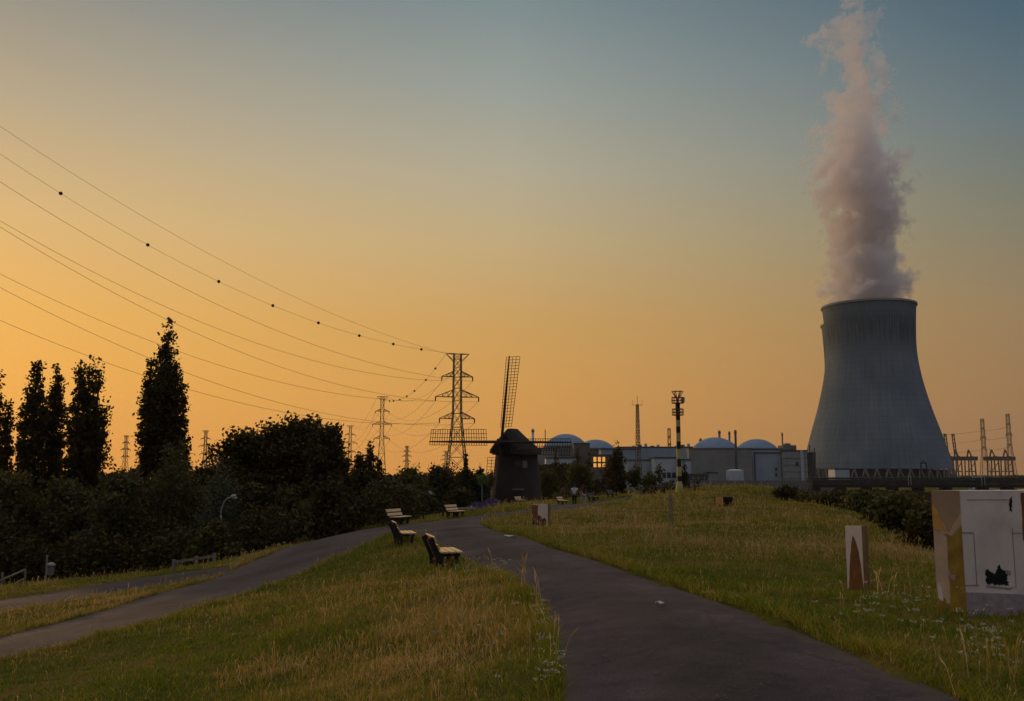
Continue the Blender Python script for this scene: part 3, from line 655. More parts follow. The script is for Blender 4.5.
# tank
x0 = XY(737.5, 520); tk = empty('storage_tank', (x0, 526, GRADE), 0, 'white round storage tank in front of the olive wing', 'tank')
rt = 8.6/F*520; ht = hz(470.5, 520)
a = MB(); a.lathe([(rt,0),(rt,ht),(rt*.98,ht+.1)], 40); a.build('wall', M_CLAD_W, tk, smooth=False)
a = MB(); a.lathe([(rt*1.01,ht-.05),(rt*.6,ht+.55),(.02,ht+.75)], 40); a.build('roof', M_CLAD_W, tk, smooth=True)
block('small square pale hut beside the white storage tank', 707, 718, 472.5, 530, 8, M_CONC)
chimney('dark stack in front of the gap between the olive and slate buildings', 736.6, 430, 468, 585, 2.4, M_ROOF_D)
chimney('stub stack above the large blue dome', 720.5, 430.5, 440, 680, 2.4, M_CLAD_BR)
chimney('slimmer stub stack in the dip between the two blue domes', 730.5, 431.5, 440, 684, 2.0, M_ROOF_D)
chimney('thin stack above the banded concrete block', 783.6, 432.5, 448, 640, 1.5, M_CLAD_BR)
chimney('pale stack just behind the windmill cap', 533, 428.6, 450, 560, 2.6, M_CLAD_W)
chimney('hair-thin stack behind the mill sail beside the blue dome', 545.4, 429.5, 450, 640, 0.9, M_ROOF_D)
chimney('short brown stub at the foot of the large blue dome', 701.5, 438.5, 448, 690, 2.6, M_CLAD_BR)
# perimeter wall and shed by the tower
for (lab, a_, b_, yt, Y, mt, cat, nm) in (('long dark perimeter wall below the domes', 690, 835, 480.5, 500, M_CONC_D, 'wall', 'perimeter_wall'),):
    x0, x1 = XY(a_, Y), XY(b_, Y); e_ = empty(nm, ((x0 + x1) / 2, Y, GRADE), 0, lab, cat); h_ = hz(yt, Y, 760); L_ = x1 - x0
    w_ = MB(); w_.span((-L_/2, 0, 0), (L_/2, .4, h_)); w_.build('wall', mt, e_)
    for k in range(25):
        p_ = MB(); xx = -L_/2 + L_ * (k + .5) / 25; p_.beam((xx, -.2, 0), (xx, -.2, h_ + 2.2), .16); p_.build('post', M_GALV, e_)
block('white low shed at the foot of the huge cooling tower', 835, 849.5, 468.8, 660, 14, M_CLAD_W)
# gantry frame at the tower foot
e_ = empty('gantry_frame', (XY(924, 745), 745, GRADE), 0, 'small dark lifting frame at the foot of the huge cooling tower', 'gantry')
hh = hz(460.5, 745, 924); ww = 3.2/F*745
a = MB()
for sx_ in (-1, 1): a.beam((sx_*ww*1.25,0,0),(sx_*ww*.8,0,hh-2),.7)
a.build('legs', M_BLACKP, e_)
a = MB(); a.beam((-ww*.9,0,hh-2),(ww*.9,0,hh-2),.9); a.beam((-ww*.8,0,hh-2),(0,0,hh),.5); a.beam((ww*.8,0,hh-2),(0,0,hh),.5); a.build('top_beam', M_BLACKP, e_)

# ------------------------------------------------------------------ jetty along the river
JY = 452.0
e_ = empty('jetty', (XY(930, JY), JY, 0), 0, 'long dark jetty on piles along the river in front of the huge cooling tower', 'jetty')
x0, x1 = XY(812, JY) - e_.location.x, XY(1200, JY) - e_.location.x
zt, zb = zat(477.0, JY, 930), zat(487.5, JY, 930)
a = MB(); a.span((x0, 0, zb + 1.6), (x1, 8, zt - 1.3)); a.build('deck', M_QUAY, e_)
a = MB(); a.span((x0, -.6, zb), (x1, -.05, zb + 1.55)); a.build('fender_beam', M_BLACKP, e_)
a = MB()
for k in range(90):
    xx = x0 + (x1 - x0) * k / 89; a.beam((xx, .1, zt - 1.3), (xx, .1, zt), .09)
a.beam((x0, .1, zt), (x1, .1, zt), .1); a.beam((x0, .1, zt - .65), (x1, .1, zt - .65), .07); a.build('railing', M_STEEL, e_)
a = MB(); a.tube([(x0, 2, zt - .7), (x1, 2, zt - .7)], .45, 8); a.build('pipeline', M_QUAY, e_)
for px in (816, 842, 868, 894, 920, 948, 984.5, 1009.5, 1045):
    a = MB(); xx = XY(px, JY) - e_.location.x; a.span((xx - 1.9, .5, -9), (xx + 1.9, 6, zb + 1.55)); a.build('pile', M_QUAY, e_)
for px in (980.5, 983.6, 910, 907.5):
    a = MB(); xx = XY(px, JY) - e_.location.x; a.beam((xx, -.7, zb + 1), (xx, -.7, zt + 1.0), .32); a.build('ladder_rail', M_GALV, e_)
# barge seen over the jetty
e_ = empty('barge', (XY(980.5, 560), 560, -8.0), 0, 'small pale work boat behind the jetty, below the tall river pylons', 'boat')
a = MB(); a.prism([(-7,0),(-6,-1),(6,-1),(8,1.6),(-7,1.4)], lambda x_, z: (x_, -1.8, z), lambda x_, z: (x_, 1.8, z)); a.build('hull', M_CLAD_B, e_)
a = MB(); a.span((-4.5,-1.4,1.45),(0.5,1.4,8.6)); a.build('cabin', M_CLAD_W, e_)
a = MB(); a.span((-4.2,-1.46,5.6),(0.2,-1.405,7.2)); a.build('window', M_GLASS_D, e_)

# ------------------------------------------------------------------ lattice pylons
def lattice(mb, levels, leg, br):
    """levels: list of (z, half width) from the ground up; four legs with X bracing on each face"""
    for (za, wa_), (zb_, wb_) in zip(levels[:-1], levels[1:]):
        A = [(sx_ * wa_, sy_ * wa_, za) for sx_, sy_ in ((-1,-1),(1,-1),(1,1),(-1,1))]; B = [(sx_ * wb_, sy_ * wb_, zb_) for sx_, sy_ in ((-1,-1),(1,-1),(1,1),(-1,1))]
        for k in range(4):
            mb.beam(A[k], B[k], leg); mb.beam(A[k], B[(k+1) % 4], br); mb.beam(A[(k+1) % 4], B[k], br); mb.beam(B[k], B[(k+1) % 4], br)
def arm(mb, z, w, reach, rise, leg, br, sides=(-1, 1), down=0):
    for sx_ in sides:
        tip = (sx_ * reach, 0, z + down)
        for sy_ in (-1, 1):
            mb.beam((sx_ * w, sy_ * w, z), tip, leg); mb.beam((sx_ * w, sy_ * w, z + rise), tip, leg)
            for f_ in (.3, .6):
                p_ = Vector((sx_ * w, sy_ * w, z)).lerp(Vector(tip), f_); q_ = Vector((sx_ * w, sy_ * w, z + rise)).lerp(Vector(tip), f_); mb.beam(p_, q_, br)
                q2 = Vector((sx_ * w, sy_ * w, z + rise)).lerp(Vector(tip), f_ - .3); mb.beam(p_, q2, br)
def steps(H, wbase, wmid, wtop, kmid, n):
    r_ = []; z = 0
    zs = [H * (1 - (1 - i / n) ** 1.35) for i in range(n + 1)]
    for z in zs:
        r_.append((z, wbase + (wmid - wbase) * z / (H * kmid) if z < H * kmid else wmid + (wtop - wmid) * (z - H * kmid) / (H * (1 - kmid))))
    return r_
def pylon_big(px, ytop, Y, rz, label, thick=1.0, arms=((-10.2,5.9,419.5),(-14,7,398.5),(-10,6,379.5)), base_z=-5.5, s=1.0, scale_leg=.36):
    top = P(px, ytop, Y); H = top.z - base_z
    e_ = empty('power_pylon', (top.x, Y, base_z), rz, label, 'pylon', 'lattice power pylons')
    b_ = MB(); lv = steps(H, 5.6*s, 2.0*s, 1.7*s, .52, 11); lattice(b_, lv, scale_leg*thick, .2*thick); b_.build('lattice_body', M_STEEL, e_)
    tips = []
    for f_, reach, rise in ((.52,8.6,3.0),(.68,10.6,3.4),(.83,7.6,2.6)):
        a = MB(); wz = np.interp(H*f_, [z for z, w in lv], [w for z, w in lv]); arm(a, H*f_, wz, reach*s, rise*s, .3*thick, .16*thick); a.build('cross_arm', M_STEEL, e_)
        for sx_ in (-1, 1):
            i_ = MB(); i_.lathe([(.14*thick,-.0),(.3*thick,-.35),(.3*thick,-1.9*s),(.14*thick,-2.2*s)], 6, c=(sx_*reach*s*.985, 0, H*f_ + .1)); i_.build('insulator', M_BLACKP, e_)
            tips.append((sx_, f_, Vector((sx_*reach*s*.985, 0, H*f_ - 2.1*s))))
    a = MB(); wz = lv[-1][1]
    for sx_ in (-1, 1):
        tip = (sx_*5.6*s, 0, H); 
        for sy_ in (-1, 1): a.beam((sx_*wz, sy_*wz, H), tip, .28*thick); a.beam((sx_*wz, sy_*wz, H-3.6*s), tip, .26*thick)
        tips.append((sx_, 1.0, Vector(tip)))
    a.build('earth_wire_arm', M_STEEL, e_)
    M_ = Matrix.Translation(e_.location) @ Matrix.Rotation(rz, 4, 'Z')
    return e_, {(sx_, f_): M_ @ v for sx_, f_, v in tips}
MY = 455.0
pyA, tipsA = pylon_big(457.5, 354, MY, R(12), 'big lattice pylon rising behind the left sail of the windmill')
pyB, tipsB = pylon_big(382.5, 396.5, 690, R(8), 'slim lattice pylon between the round tree mass and the big pylon', .95, s=.66)
pyC, tipsC = pylon_big(350.5, 425.5, 1090, R(8), 'distant small pylon just showing over the round tree mass', 1.2, s=.75)
pylon_big(206, 430.5, 1250, R(30), 'distant faint pylon with flat top near the tallest poplar', 1.2, s=.8)
pylon_big(126.5, 435.5, 1150, R(70), 'narrow faint pylon between two poplars', 1.1, s=.75)
pylon_big(407, 446, 1700, R(-20), 'tiny pylon on the horizon near the slim lattice pylon', 1.4, s=.9)
pylon_big(446, 451, 1500, R(10), 'tiny pylon showing under the lattice of the left mill sail', 1.3, s=.8)
pylon_big(669, 428.5, 1180, R(75), 'distant narrow pylon over the turbine hall roof', 1.2, s=.9)
RIVP = []
for px, yt, Y, lab in ((982, 419, 1500, 'river pylon nearer the huge cooling tower, narrow and faint'), (1007.5, 414, 1480, 'tall river pylon at the edge, taller of the two beside the cranes')):
    e_, tp = pylon_big(px, yt, Y, R(82), lab, 1.25, base_z=-7.5, s=1.25); RIVP.append(tp)
# cables of the near span, fitted to their courses in the photograph
def cable(name, label, group, ps, r_, mat=None):
    c_ = MB(); c_.tube(ps, r_, 5, False); o = c_.build(name, mat or M_CABLE); tag(o, label, 'power line', group); return o
P0 = Vector((-272, 140, 0))
def fit_span(tip, obs, extra=1.05):
    a2 = np.array([tip.x, tip.y]); u = np.array([P0.x, P0.y]) + (np.array([tip.x, tip.y]) - np.array([pyA.location.x, pyA.location.y])) - a2
    Ls = np.hypot(*u); u = u / Ls; S, Z = [0.0], [tip.z]
    for px, py in obs:
        d = ray(px, py); k = d.x / d.y                          # x = k y along the sight line
        s_ = (k * a2[1] - a2[0]) / (u[0] - k * u[1]); y_ = a2[1] + s_ * u[1]; S.append(s_); Z.append(EYE + d.z * y_ / d.y)
    wts = np.ones(len(S)); wts[0] = 6
    co_ = np.polyfit(S, Z, 2, w=wts); ss = np.linspace(0, Ls * 0.93, 90)
    zz = np.polyval(co_, ss); zz += (tip.z - zz[0]) * np.exp(-ss / 30)
    f = lambda s_: Vector((a2[0] + u[0]*s_, a2[1] + u[1]*s_, np.interp(s_, ss, zz)))
    def at_px(px):
        k = ray(px, 300); k = k.x / k.y; return f((k * a2[1] - a2[0]) / (u[0] - k * u[1]))
    return [f(s_) for s_ in ss], at_px
z7 = lambda L_: [(x_ / 2.061, 100 + y_ / 2.061) for x_, y_ in L_]
SPANS = [
 ((-1,1.0), z7([(0,52),(200,185),(400,300),(600,405),(760,468),(870,505)]), 'topmost wire, bare, ending at the top of the big pylon'),
 ((1,1.0),  [(0,158),(54,188),(145,240),(218,279),(273,305),(319,323),(360,337),(394,347),(422,352)], 'wire strung with dark marker balls above the poplars'),
 ((1,.83),  z7([(0,170),(200,290),(400,395),(600,490),(760,540),(880,568)]), 'wire just below the ball-strung wire'),
 ((-1,.83), z7([(0,252),(200,355),(400,450),(600,525),(760,565),(880,577)]), 'upper strand of the close pair above the tallest poplar'),
 ((1,.68),  z7([(0,264),(200,375),(400,478),(600,560),(775,603)]), 'lower strand of the close pair above the tallest poplar'),
 ((-1,.68), z7([(0,364),(200,447),(320,495),(400,530),(600,590),(760,617),(880,620)]), 'wire passing behind the top third of the tallest poplar'),
 ((1,.52),  z7([(0,390),(300,523),(400,567),(600,632),(750,662)]), 'wire passing behind the middle of the tallest poplar, second from the lowest'),
 ((-1,.52), z7([(0,455),(290,563),(400,600),(600,648),(760,665),(880,662)]), 'lowest wire, crossing the tallest poplar at mid height'),
]
BALLS = [54,145,218,273,319,360,394,422]
for key, obs, lab in SPANS:
    ps, at_px = fit_span(tipsA[key], obs)
    c_ = cable('power_line', lab, 'wires of the near span', ps, 0.062 if key[1] < 1 else 0.05)
    if key == (1,1.0):
        for px in BALLS:
            b_ = MB(); p_ = at_px(px); b_.ball(p_, .62, 8); b_.build('marker_ball', M_BALL, c_, smooth=True)
def sag(a, b_, s_, n=28): return [a.lerp(b_, i / n) - Vector((0, 0, 4 * s_ * (i / n) * (1 - i / n))) for i in range(n + 1)]
def far_span(ta, tb, group, r_, s_, where):
    for key, w_ in (((-1,1.0),'top earth wire on the tree side'),((1,1.0),'top earth wire on the mill side'),((-1,.83),'upper wire on the tree side'),((1,.83),'upper wire on the mill side'),((-1,.68),'middle wire on the tree side'),((1,.68),'middle wire on the mill side'),((-1,.52),'lowest wire on the tree side'),((1,.52),'lowest wire on the mill side')):
        ps = sag(ta[key], tb[key], s_); c_ = cable('power_line', w_ + ' ' + where, group, ps, r_)
        if key == (-1,1.0) and ta is tipsA:
            for f_ in (.12,.24,.36,.47,.58,.68,.78,.88):
                b_ = MB(); b_.ball(ps[int(f_*28)], .6, 6); b_.build('marker_ball', M_BALL, c_, smooth=True)
far_span(tipsA, tipsB, 'wires between the big and the slim pylon', .075, 11, 'between the big and the slim pylon')
far_span(tipsB, tipsC, 'wires beyond the slim pylon', .10, 12, 'between the slim and the distant small pylon')
for f_, w_ in ((.83,'upper'),(.68,'middle'),(.52,'lower')):
    for k in (-1, 1):
        a = RIVP[0][(k, f_)]; b_ = RIVP[1][(k, f_)]
        cable('power_line', w_ + (' near' if k < 0 else ' far') + ' wire slung between the two river pylons', 'wires of the river pylons', sag(a, b_, 1.0, 8), .09)
        cable('power_line', w_ + (' near' if k < 0 else ' far') + ' wire from the narrow river pylon to behind the huge cooling tower', 'wires of the river pylons', sag(a, Vector((a.x - 190, a.y + 60, a.z - 12)), 3, 10), .09)

# antenna mast
AY = 430.0
e_ = empty('antenna_mast', (XY(638.5, AY), AY, GRADE), R(20), 'slender lattice antenna mast with a cross near its tip above the turbine hall', 'antenna mast')
H = hz(404.5, AY, 638); a = MB(); lattice(a, steps(H, 1.5, .75, .45, .5, 16), .2, .11); a.build('lattice_body', M_STEEL, e_)
a = MB(); a.beam((0,0,H),(0,0,hz(396,AY,638)),.16); a.beam((-2.6,0,H-.2),(2.6,0,H-.2),.16); a.beam((-2.4,0,H-.2),(-2.4,0,H+2),.1); a.beam((2.4,0,H-.2),(2.4,0,H+2.2),.1); a.build('aerial_cross', M_STEEL, e_)

# ------------------------------------------------------------------ container cranes across the river
def crane(px, ytop, Y, label, up, wpx=7):
    base = -7.0; top = P(px, ytop, Y); k = Y / F
    e_ = empty('container_crane', (top.x, Y, base), 0, label, 'crane', 'container cranes across the river')
    hb = zat(459, Y, px) - base; hg = wpx * k / 2; ha = zat(449.5, Y, px) - base
    for sx_ in (-1, 1):
        for sy_ in (0, 1):
            a = MB(); a.beam((sx_*hg, sy_*22, 0), (sx_*hg*.85, sy_*22, hb), 2.8); a.build('leg', M_CRANE, e_)
    a = MB(); a.beam((-hg,0,hb*.32),(hg,0,hb*.32),2.6); a.beam((-hg,0,hb*.32),(hg,0,hb*.85),1.6); a.beam((-hg,22,hb*.32),(hg,22,hb*.32),2.6); a.build('cross_beam', M_CRANE, e_)
    a = MB(); a.box((0,11,hb+1.5),(hg*4.2,11,11)); a.box((hg*.6,11,hb+6),(hg*.7,7,5)); a.build('girder', M_CRANE, e_)
    a = MB(); a.beam((-hg*.85,11,hb),( -hg*.2,11,ha),3.2); a.beam((hg*.85,11,hb),(-hg*.2,11,ha),2.8); a.build('apex_frame', M_CRANE, e_)
    if up:
        h2 = top.z - base; a = MB()
        for o_ in (0, 5.5): a.beam((-hg*.5 + o_, 11, hb), (-hg*1.1 + o_, 11, h2), 2.4)
        for i in range(7):
            f0, f1 = i/7, (i+1)/7; lx = lambda f_: -hg*.5 - hg*.6*f_; lz = lambda f_: hb + (h2-hb)*f_
            a.beam((lx(f0),11,lz(f0)),(lx(f1)+5.5,11,lz(f1)),1.1)
        a.beam((lx(1)-1,11,h2),(lx(1)+7,11,h2-1),3); a.build('boom', M_CRANE, e_)
    return e_
M_CRANE = pm('crane paint', (0.035,0.028,0.03), (0.025,0.02,0.022), .05, .7)
crane(949, 434, 2600, 'crane with raised boom nearest the huge cooling tower', True, 6)
crane(957, 434, 2620, 'crane with raised boom, second from the huge cooling tower', True, 6)
crane(971, 450, 2640, 'crane with lowered boom between the raised booms and the river pylons', False, 7)
crane(994, 447.5, 2600, 'crane with lowered boom between the two river pylons', False, 8)
crane(1008, 455, 2700, 'crane mostly behind the tall river pylon at the edge', False, 8)

# ------------------------------------------------------------------ windmill
WY = 120.0
kx = WY / F
def brick_mat():
    m, t, b = nmat('old mill brick')
    tc = t.nodes.new('ShaderNodeTexCoord'); sp = t.nodes.new('ShaderNodeSeparateXYZ'); t.links.new(tc.outputs['Object'], sp.inputs[0])
    an = t.nodes.new('ShaderNodeMath'); an.operation = 'ARCTAN2'; t.links.new(sp.outputs['Y'], an.inputs[0]); t.links.new(sp.outputs['X'], an.inputs[1])
    mu = t.nodes.new('ShaderNodeMath'); mu.operation = 'MULTIPLY'; mu.inputs[1].default_value = 3.0; t.links.new(an.outputs[0], mu.inputs[0])
    cb = t.nodes.new('ShaderNodeCombineXYZ'); t.links.new(mu.outputs[0], cb.inputs[0]); t.links.new(sp.outputs['Z'], cb.inputs[1])
    br = t.nodes.new('ShaderNodeTexBrick'); t.links.new(cb.outputs[0], br.inputs['Vector']); br.inputs['Scale'].default_value = 3.2
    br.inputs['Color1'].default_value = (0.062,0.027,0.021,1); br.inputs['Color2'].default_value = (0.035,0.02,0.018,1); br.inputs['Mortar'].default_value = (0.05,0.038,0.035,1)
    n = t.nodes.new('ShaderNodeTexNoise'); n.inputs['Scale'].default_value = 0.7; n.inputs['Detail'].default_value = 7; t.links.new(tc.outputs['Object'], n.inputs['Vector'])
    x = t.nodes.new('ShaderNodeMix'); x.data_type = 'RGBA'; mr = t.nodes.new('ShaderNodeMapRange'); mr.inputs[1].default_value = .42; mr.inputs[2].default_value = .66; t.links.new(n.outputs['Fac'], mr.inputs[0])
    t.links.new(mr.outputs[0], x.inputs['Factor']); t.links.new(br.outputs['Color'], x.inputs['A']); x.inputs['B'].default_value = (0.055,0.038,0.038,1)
    t.links.new(x.outputs['Result'], b.inputs['Base Color']); b.inputs['Roughness'].default_value = .95
    return m
M_BRICK = brick_mat()
M_THATCH = pm('weathered cap boards', (0.038,0.03,0.026), (0.02,0.016,0.014), 2.5, .95, .6, stretch=(1,1,5))
mb_z = tz(XY(516, WY), WY) - 0.1
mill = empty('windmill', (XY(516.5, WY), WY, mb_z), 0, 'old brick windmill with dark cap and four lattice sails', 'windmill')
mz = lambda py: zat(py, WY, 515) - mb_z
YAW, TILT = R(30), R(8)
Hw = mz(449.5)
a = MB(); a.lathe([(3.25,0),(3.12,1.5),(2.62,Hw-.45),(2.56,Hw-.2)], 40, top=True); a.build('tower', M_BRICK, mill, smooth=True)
a = MB(); a.lathe([(2.60,Hw-.62),(2.76,Hw-.55),(2.78,Hw-.18),(2.60,Hw-.1)], 40); a.build('ring_band', M_WOOD_GREY, mill)
def wall_piece(name, mat, th, z0_, z1_, w_, d_, parent=None):
    zc = (z0_ + z1_) / 2; r_ = np.interp(zc, [0,1.5,Hw], [3.25,3.12,2.58]); a = MB()
    rot = Matrix.Rotation(th, 3, 'Z'); a.box(rot @ Vector((0, -r_ + .12, zc)), (w_, d_, z1_ - z0_), rot); return a.build(name, mat, parent or mill)
for th, z0_, z1_ in ((R(4), mz(468.5), mz(460.5)),):
    f_ = wall_piece('window', M_DARK_WOOD, th, z0_, z1_, .95, .42); wall_piece('pane', M_GLASS_D, th, z0_+.1, z1_-.1, .7, .46, f_)
wall_piece('window_shutter', M_WOOD_GREY, R(21), mz(468), mz(461), .62, .4)
dr = wall_piece('door', M_DARK_WOOD, R(4), .05, mz(489.5), 1.1, .42); wall_piece('door_frame', M_WOOD_GREY, R(4), mz(489.5), mz(489.5)+.14, 1.4, .5)
wall_piece('window', M_DARK_WOOD, R(-42), mz(466.5), mz(461), .6, .4)
# cap: a boat-shaped roof along the windshaft, over an overhanging skirt
caprot = Matrix.Rotation(-YAW, 3, 'Z')                # local -Y points along the shaft, towards front left
def capv(x_, y_, z): return caprot @ Vector((x_, y_, z))
secs = []
zt_ = mz(428.8); ze = mz(449.8); zs_k = mz(453.8)
for i in range(13):
    f_ = i / 12; y_ = -3.1 + 6.3 * f_
    hw = 2.85 * (1 - abs((f_ - .46) / .56) ** 3.2) ** .5 if abs((f_ - .46) / .56) < 1 else .25
    hw = max(hw, .9)
    ridge = zt_ - 0.02 - (0 if f_ < .5 else (f_ - .5) * 4.4) - (0.9 * max(0, .2 - f_) / .2) ** 1.5
    ridge = max(ridge, ze + .35); h_ = ridge - ze
    secs.append([(-hw*1.0, ze - .45), (-hw*.97, ze), (-hw*.66, ze + h_*.40), (-hw*.30, ze + h_*.76), (-.15, ridge), (.15, ridge), (hw*.30, ze + h_*.76), (hw*.66, ze + h_*.40), (hw*.97, ze), (hw*1.0, ze - .45)])
a = MB(); vs = []; np_ = 10
for i, s_ in enumerate(secs):
    y_ = -3.1 + 6.3 * i / 12; vs += [capv(px_, y_, z_) for px_, z_ in s_]
a.add(vs, [(i*np_+k, i*np_+k+1, (i+1)*np_+k+1, (i+1)*np_+k) for i in range(12) for k in range(np_-1)] + [tuple(range(np_-1,-1,-1)), tuple(range(12*np_, 13*np_))] + [(i*np_, (i+1)*np_, (i+1)*np_+np_-1, i*np_+np_-1) for i in range(12)])
a.build('cap', M_THATCH, mill)
a = MB(); n_k = 36
a.lathe([(2.7, ze - .05), (3.06, zs_k + .2), (3.1, zs_k - .1), (2.62, zs_k + .1)], n_k); a.build('cap_skirt', M_THATCH, mill)
# windshaft and sails
nrm = Vector((-math.sin(YAW) * math.cos(TILT), -math.cos(YAW) * math.cos(TILT), math.sin(TILT)))
up_ = (Vector((0,0,1)) - nrm * nrm.z).normalized(); rt_ = nrm.cross(up_) * -1; rt_ = rt_.normalized()
if rt_.x < 0: rt_ = -rt_
hub = Vector((0, 0, mz(440.8))) + nrm * 3.8
hub.z = mz(443.2)
a = MB(); a.tube([hub - nrm * 3.5, hub + nrm * .55], [.34,.30], 10); a.build('windshaft', M_DARK_WOOD, mill)
a = MB(); a.box(hub + nrm * .1, (.75,.75,.75), Matrix((rt_, up_, nrm)).transposed()); a.build('poll_end', M_BLACKP, mill)
LS = 11.0
for k in range(4):
    LS = (10.9, 9.7, 10.9, 10.5)[k]; th = R(1.2) + k * math.pi / 2                     # turning clockwise from the upright sail
    d_ = up_ * math.cos(th) + rt_ * math.sin(th); w_ = rt_ * math.cos(th) - up_ * math.sin(th)   # lattice side
    off = nrm * (.18 if k % 2 else -.18); h0 = hub + off + nrm * .12
    st = MB(); st.tube([h0, h0 + d_ * LS * .5, h0 + d_ * LS], [.21,.17,.09], 6); so = st.build('sail', M_DARK_WOOD, mill)
    la = MB(); r0_ = 1.9; nb = 24
    tw = lambda f_: (w_ * math.cos(.30*(1-f_)) + nrm * math.sin(.30*(1-f_)))
    W1, W2 = 1.55, .42
    for i in range(nb):
        f_ = i / (nb - 1); c_ = h0 + d_ * (r0_ + (LS - .1 - r0_) * f_); a1 = c_ - tw(f_) * W2; a2 = c_ + tw(f_) * W1
        la.beam(a1, a2, .05)
    for wv in (W1, W1*.66, W1*.33, -W2):
        la.tube([h0 + d_ * (r0_ + (LS - .1 - r0_) * f_) + tw(f_) * wv for f_ in np.linspace(0,1,7)], .032, 4)
    la.build('lattice', M_DARK_WOOD, so)

# ------------------------------------------------------------------ striped beacon
BY = 88.0
bx = XY(678, BY) ; p0 = P(684, 493, BY); bz = tz(p0.x, BY) - .05
e_ = empty('striped_beacon', (p0.x, BY, bz), 0, 'black and yellow banded steel beacon pole with a caged top on the dike', 'beacon'); e_.location.x = P(679.6, 491, BY).x
bxx = e_.location.x; kz_ = BY / F
def bzz(py): return zat(py, BY, 680) - bz
rp = 2.25 * kz_
edges = [491.5,483,476,466.8,459,449,441.5,433,426.5,420,415]
a = MB(); a.lathe([(rp*1.7,0),(rp*1.6,.5),(rp*1.15,.9),(rp*1.1,1.0)], 16, top=True); a.build('foot', M_YELL, e_)
for i, (ya, yb_) in enumerate(zip(edges[:-1], edges[1:])):
    a = MB(); z0_ = max(bzz(ya), 1.0); a.lathe([(rp, z0_),(rp, bzz(yb_))], 18, top=True); a.build('yellow_band' if i % 2 == 0 else 'black_band', M_YELL if i % 2 == 0 else M_BLACKP, e_, smooth=False)
a = MB(); a.lathe([(rp*1.05, bzz(415)),(rp*1.05, bzz(403.5))], 18, top=True); a.build('red_band', M_BLACKP, e_)
for nm, ya, yb_, hw in (('gallery', 415.5, 409, 5.6), ('top_cage', 403.5, 397.5, 5.8)):
    a = MB(); r_ = hw * kz_
    a.lathe([(r_,bzz(ya)),(r_,bzz(ya)+.07),(.1,bzz(ya)+.07)], 12); a.lathe([(.1,bzz(ya)-.001),(r_,bzz(ya)-.001)], 12)
    for k in range(8):
        an = 2*math.pi*k/8; a.beam((r_*math.cos(an),r_*math.sin(an),bzz(ya)),(r_*math.cos(an),r_*math.sin(an),bzz(yb_)),.05)
    for z_ in (bzz(yb_), (bzz(ya)+bzz(yb_))/2):
        a.tube([(r_*math.cos(2*math.pi*k/12),r_*math.sin(2*math.pi*k/12),z_) for k in range(13)], .03, 4, False)
    a.build(nm, M_RUST, e_)
a = MB(); za, zb_ = bzz(399), bzz(391.3)
for th in (0, R(60), R(120)):
    c_, s_ = math.cos(th), math.sin(th); r_ = 5.7*kz_
    a.beam((-r_*c_,-r_*s_,zb_),(r_*c_,r_*s_,zb_),.06); a.beam((0,0,za-.2),(r_*c_,r_*s_,zb_),.06); a.beam((0,0,za-.2),(-r_*c_,-r_*s_,zb_),.06)
a.beam((0,0,bzz(403.5)),(0,0,za),.12); a.build('topmark', M_RUST, e_)
a = MB(); a.box((.45,-.2,bzz(400)),(.3,.3,.5)); a.build('lantern', M_GALV, e_)

# ------------------------------------------------------------------ benches
M_BENCH_OLD = pm('darkened bench planks', (0.16,0.125,0.10), (0.09,0.07,0.058), 8, .7, .2, stretch=(6,.6,6))
def make_bench(label, loc, rz, wood=None):
    wood = wood or M_WOOD_PALE
    """seat faces +X, length along Y"""
    e_ = empty('bench', loc, rz, label, 'bench', 'benches along the dike path')
    Lb = 1.5
    for y_ in (-Lb/2 + .18, Lb/2 - .18):
        a = MB(); a.prism([(-.06,-.1),(.12,-.1),(.06,.18),(.07,.36),(.50,.38),(.50,.44),(-.03,.43),(-.23,.86),(-.37,.80),(-.16,.34),(-.12,.1)], lambda x_, z: (x_, y_ - .06, z), lambda x_, z: (x_, y_ + .06, z))
        a.build('frame', M_BENCH_FRAME, e_)
        a = MB(); a.prism([(.30,-.1),(.42,-.1),(.46,.39),(.34,.39)], lambda x_, z: (x_, y_ - .05, z), lambda x_, z: (x_, y_ + .05, z)); a.build('leg', M_BENCH_FRAME, e_)
    a = MB()
    for i in range(3): a.box((.02 + i * .185 + .08, 0, .468), (.155, Lb, .05))
    a.build('seat', wood, e_, bevel=.008)
    a = MB(); rot = Matrix.Rotation(R(-25), 3, 'Y')
    for i in range(2): a.box((-.085 - i * .092, 0, .60 + i * .20), (.045, Lb, .155), rot)
    a.build('backrest', wood, e_, bevel=.008)
    e_.scale = (.92, .92, .92)
    return e_
def on(px, py, Y=None):
    if Y is None: h_ = hit(px, py); x_, y_ = h_
    else: x_, y_ = P(px, py, Y).x, Y
    return Vector((x_, y_, tz(x_, y_)))
make_bench('nearest bench, pale seat planks, on the grass by the fork of the path', on(437.5, 570, 23.5), R(13))
make_bench('second nearest bench, its seat planks just beyond the nearest bench', on(399, 547, 33), R(13))
make_bench('bench with pale backrest before the dark trees, across the path', on(396, 524.5, 48), R(-24))
make_bench('bench beside the low wooden rail, before the young tree', on(453, 517.5, 58), R(-26))
make_bench('small pale bench against the windmill wall beneath its door', on(519, 505, 104), R(-30))
make_bench('small pale bench between the windmill and the standing couple', on(561, 503.5, 92), R(-26))
make_bench('dark bench to the right of the standing couple, by the spire tree', on(611, 499, 97), R(-30), M_BENCH_OLD)
make_bench('bench on the grassy rise beside the striped beacon', on(659, 494.5, 88), R(120), M_BENCH_OLD)
make_bench('dark bench just beside the standing couple', on(592, 502.5, 95), R(-30), M_BENCH_OLD)

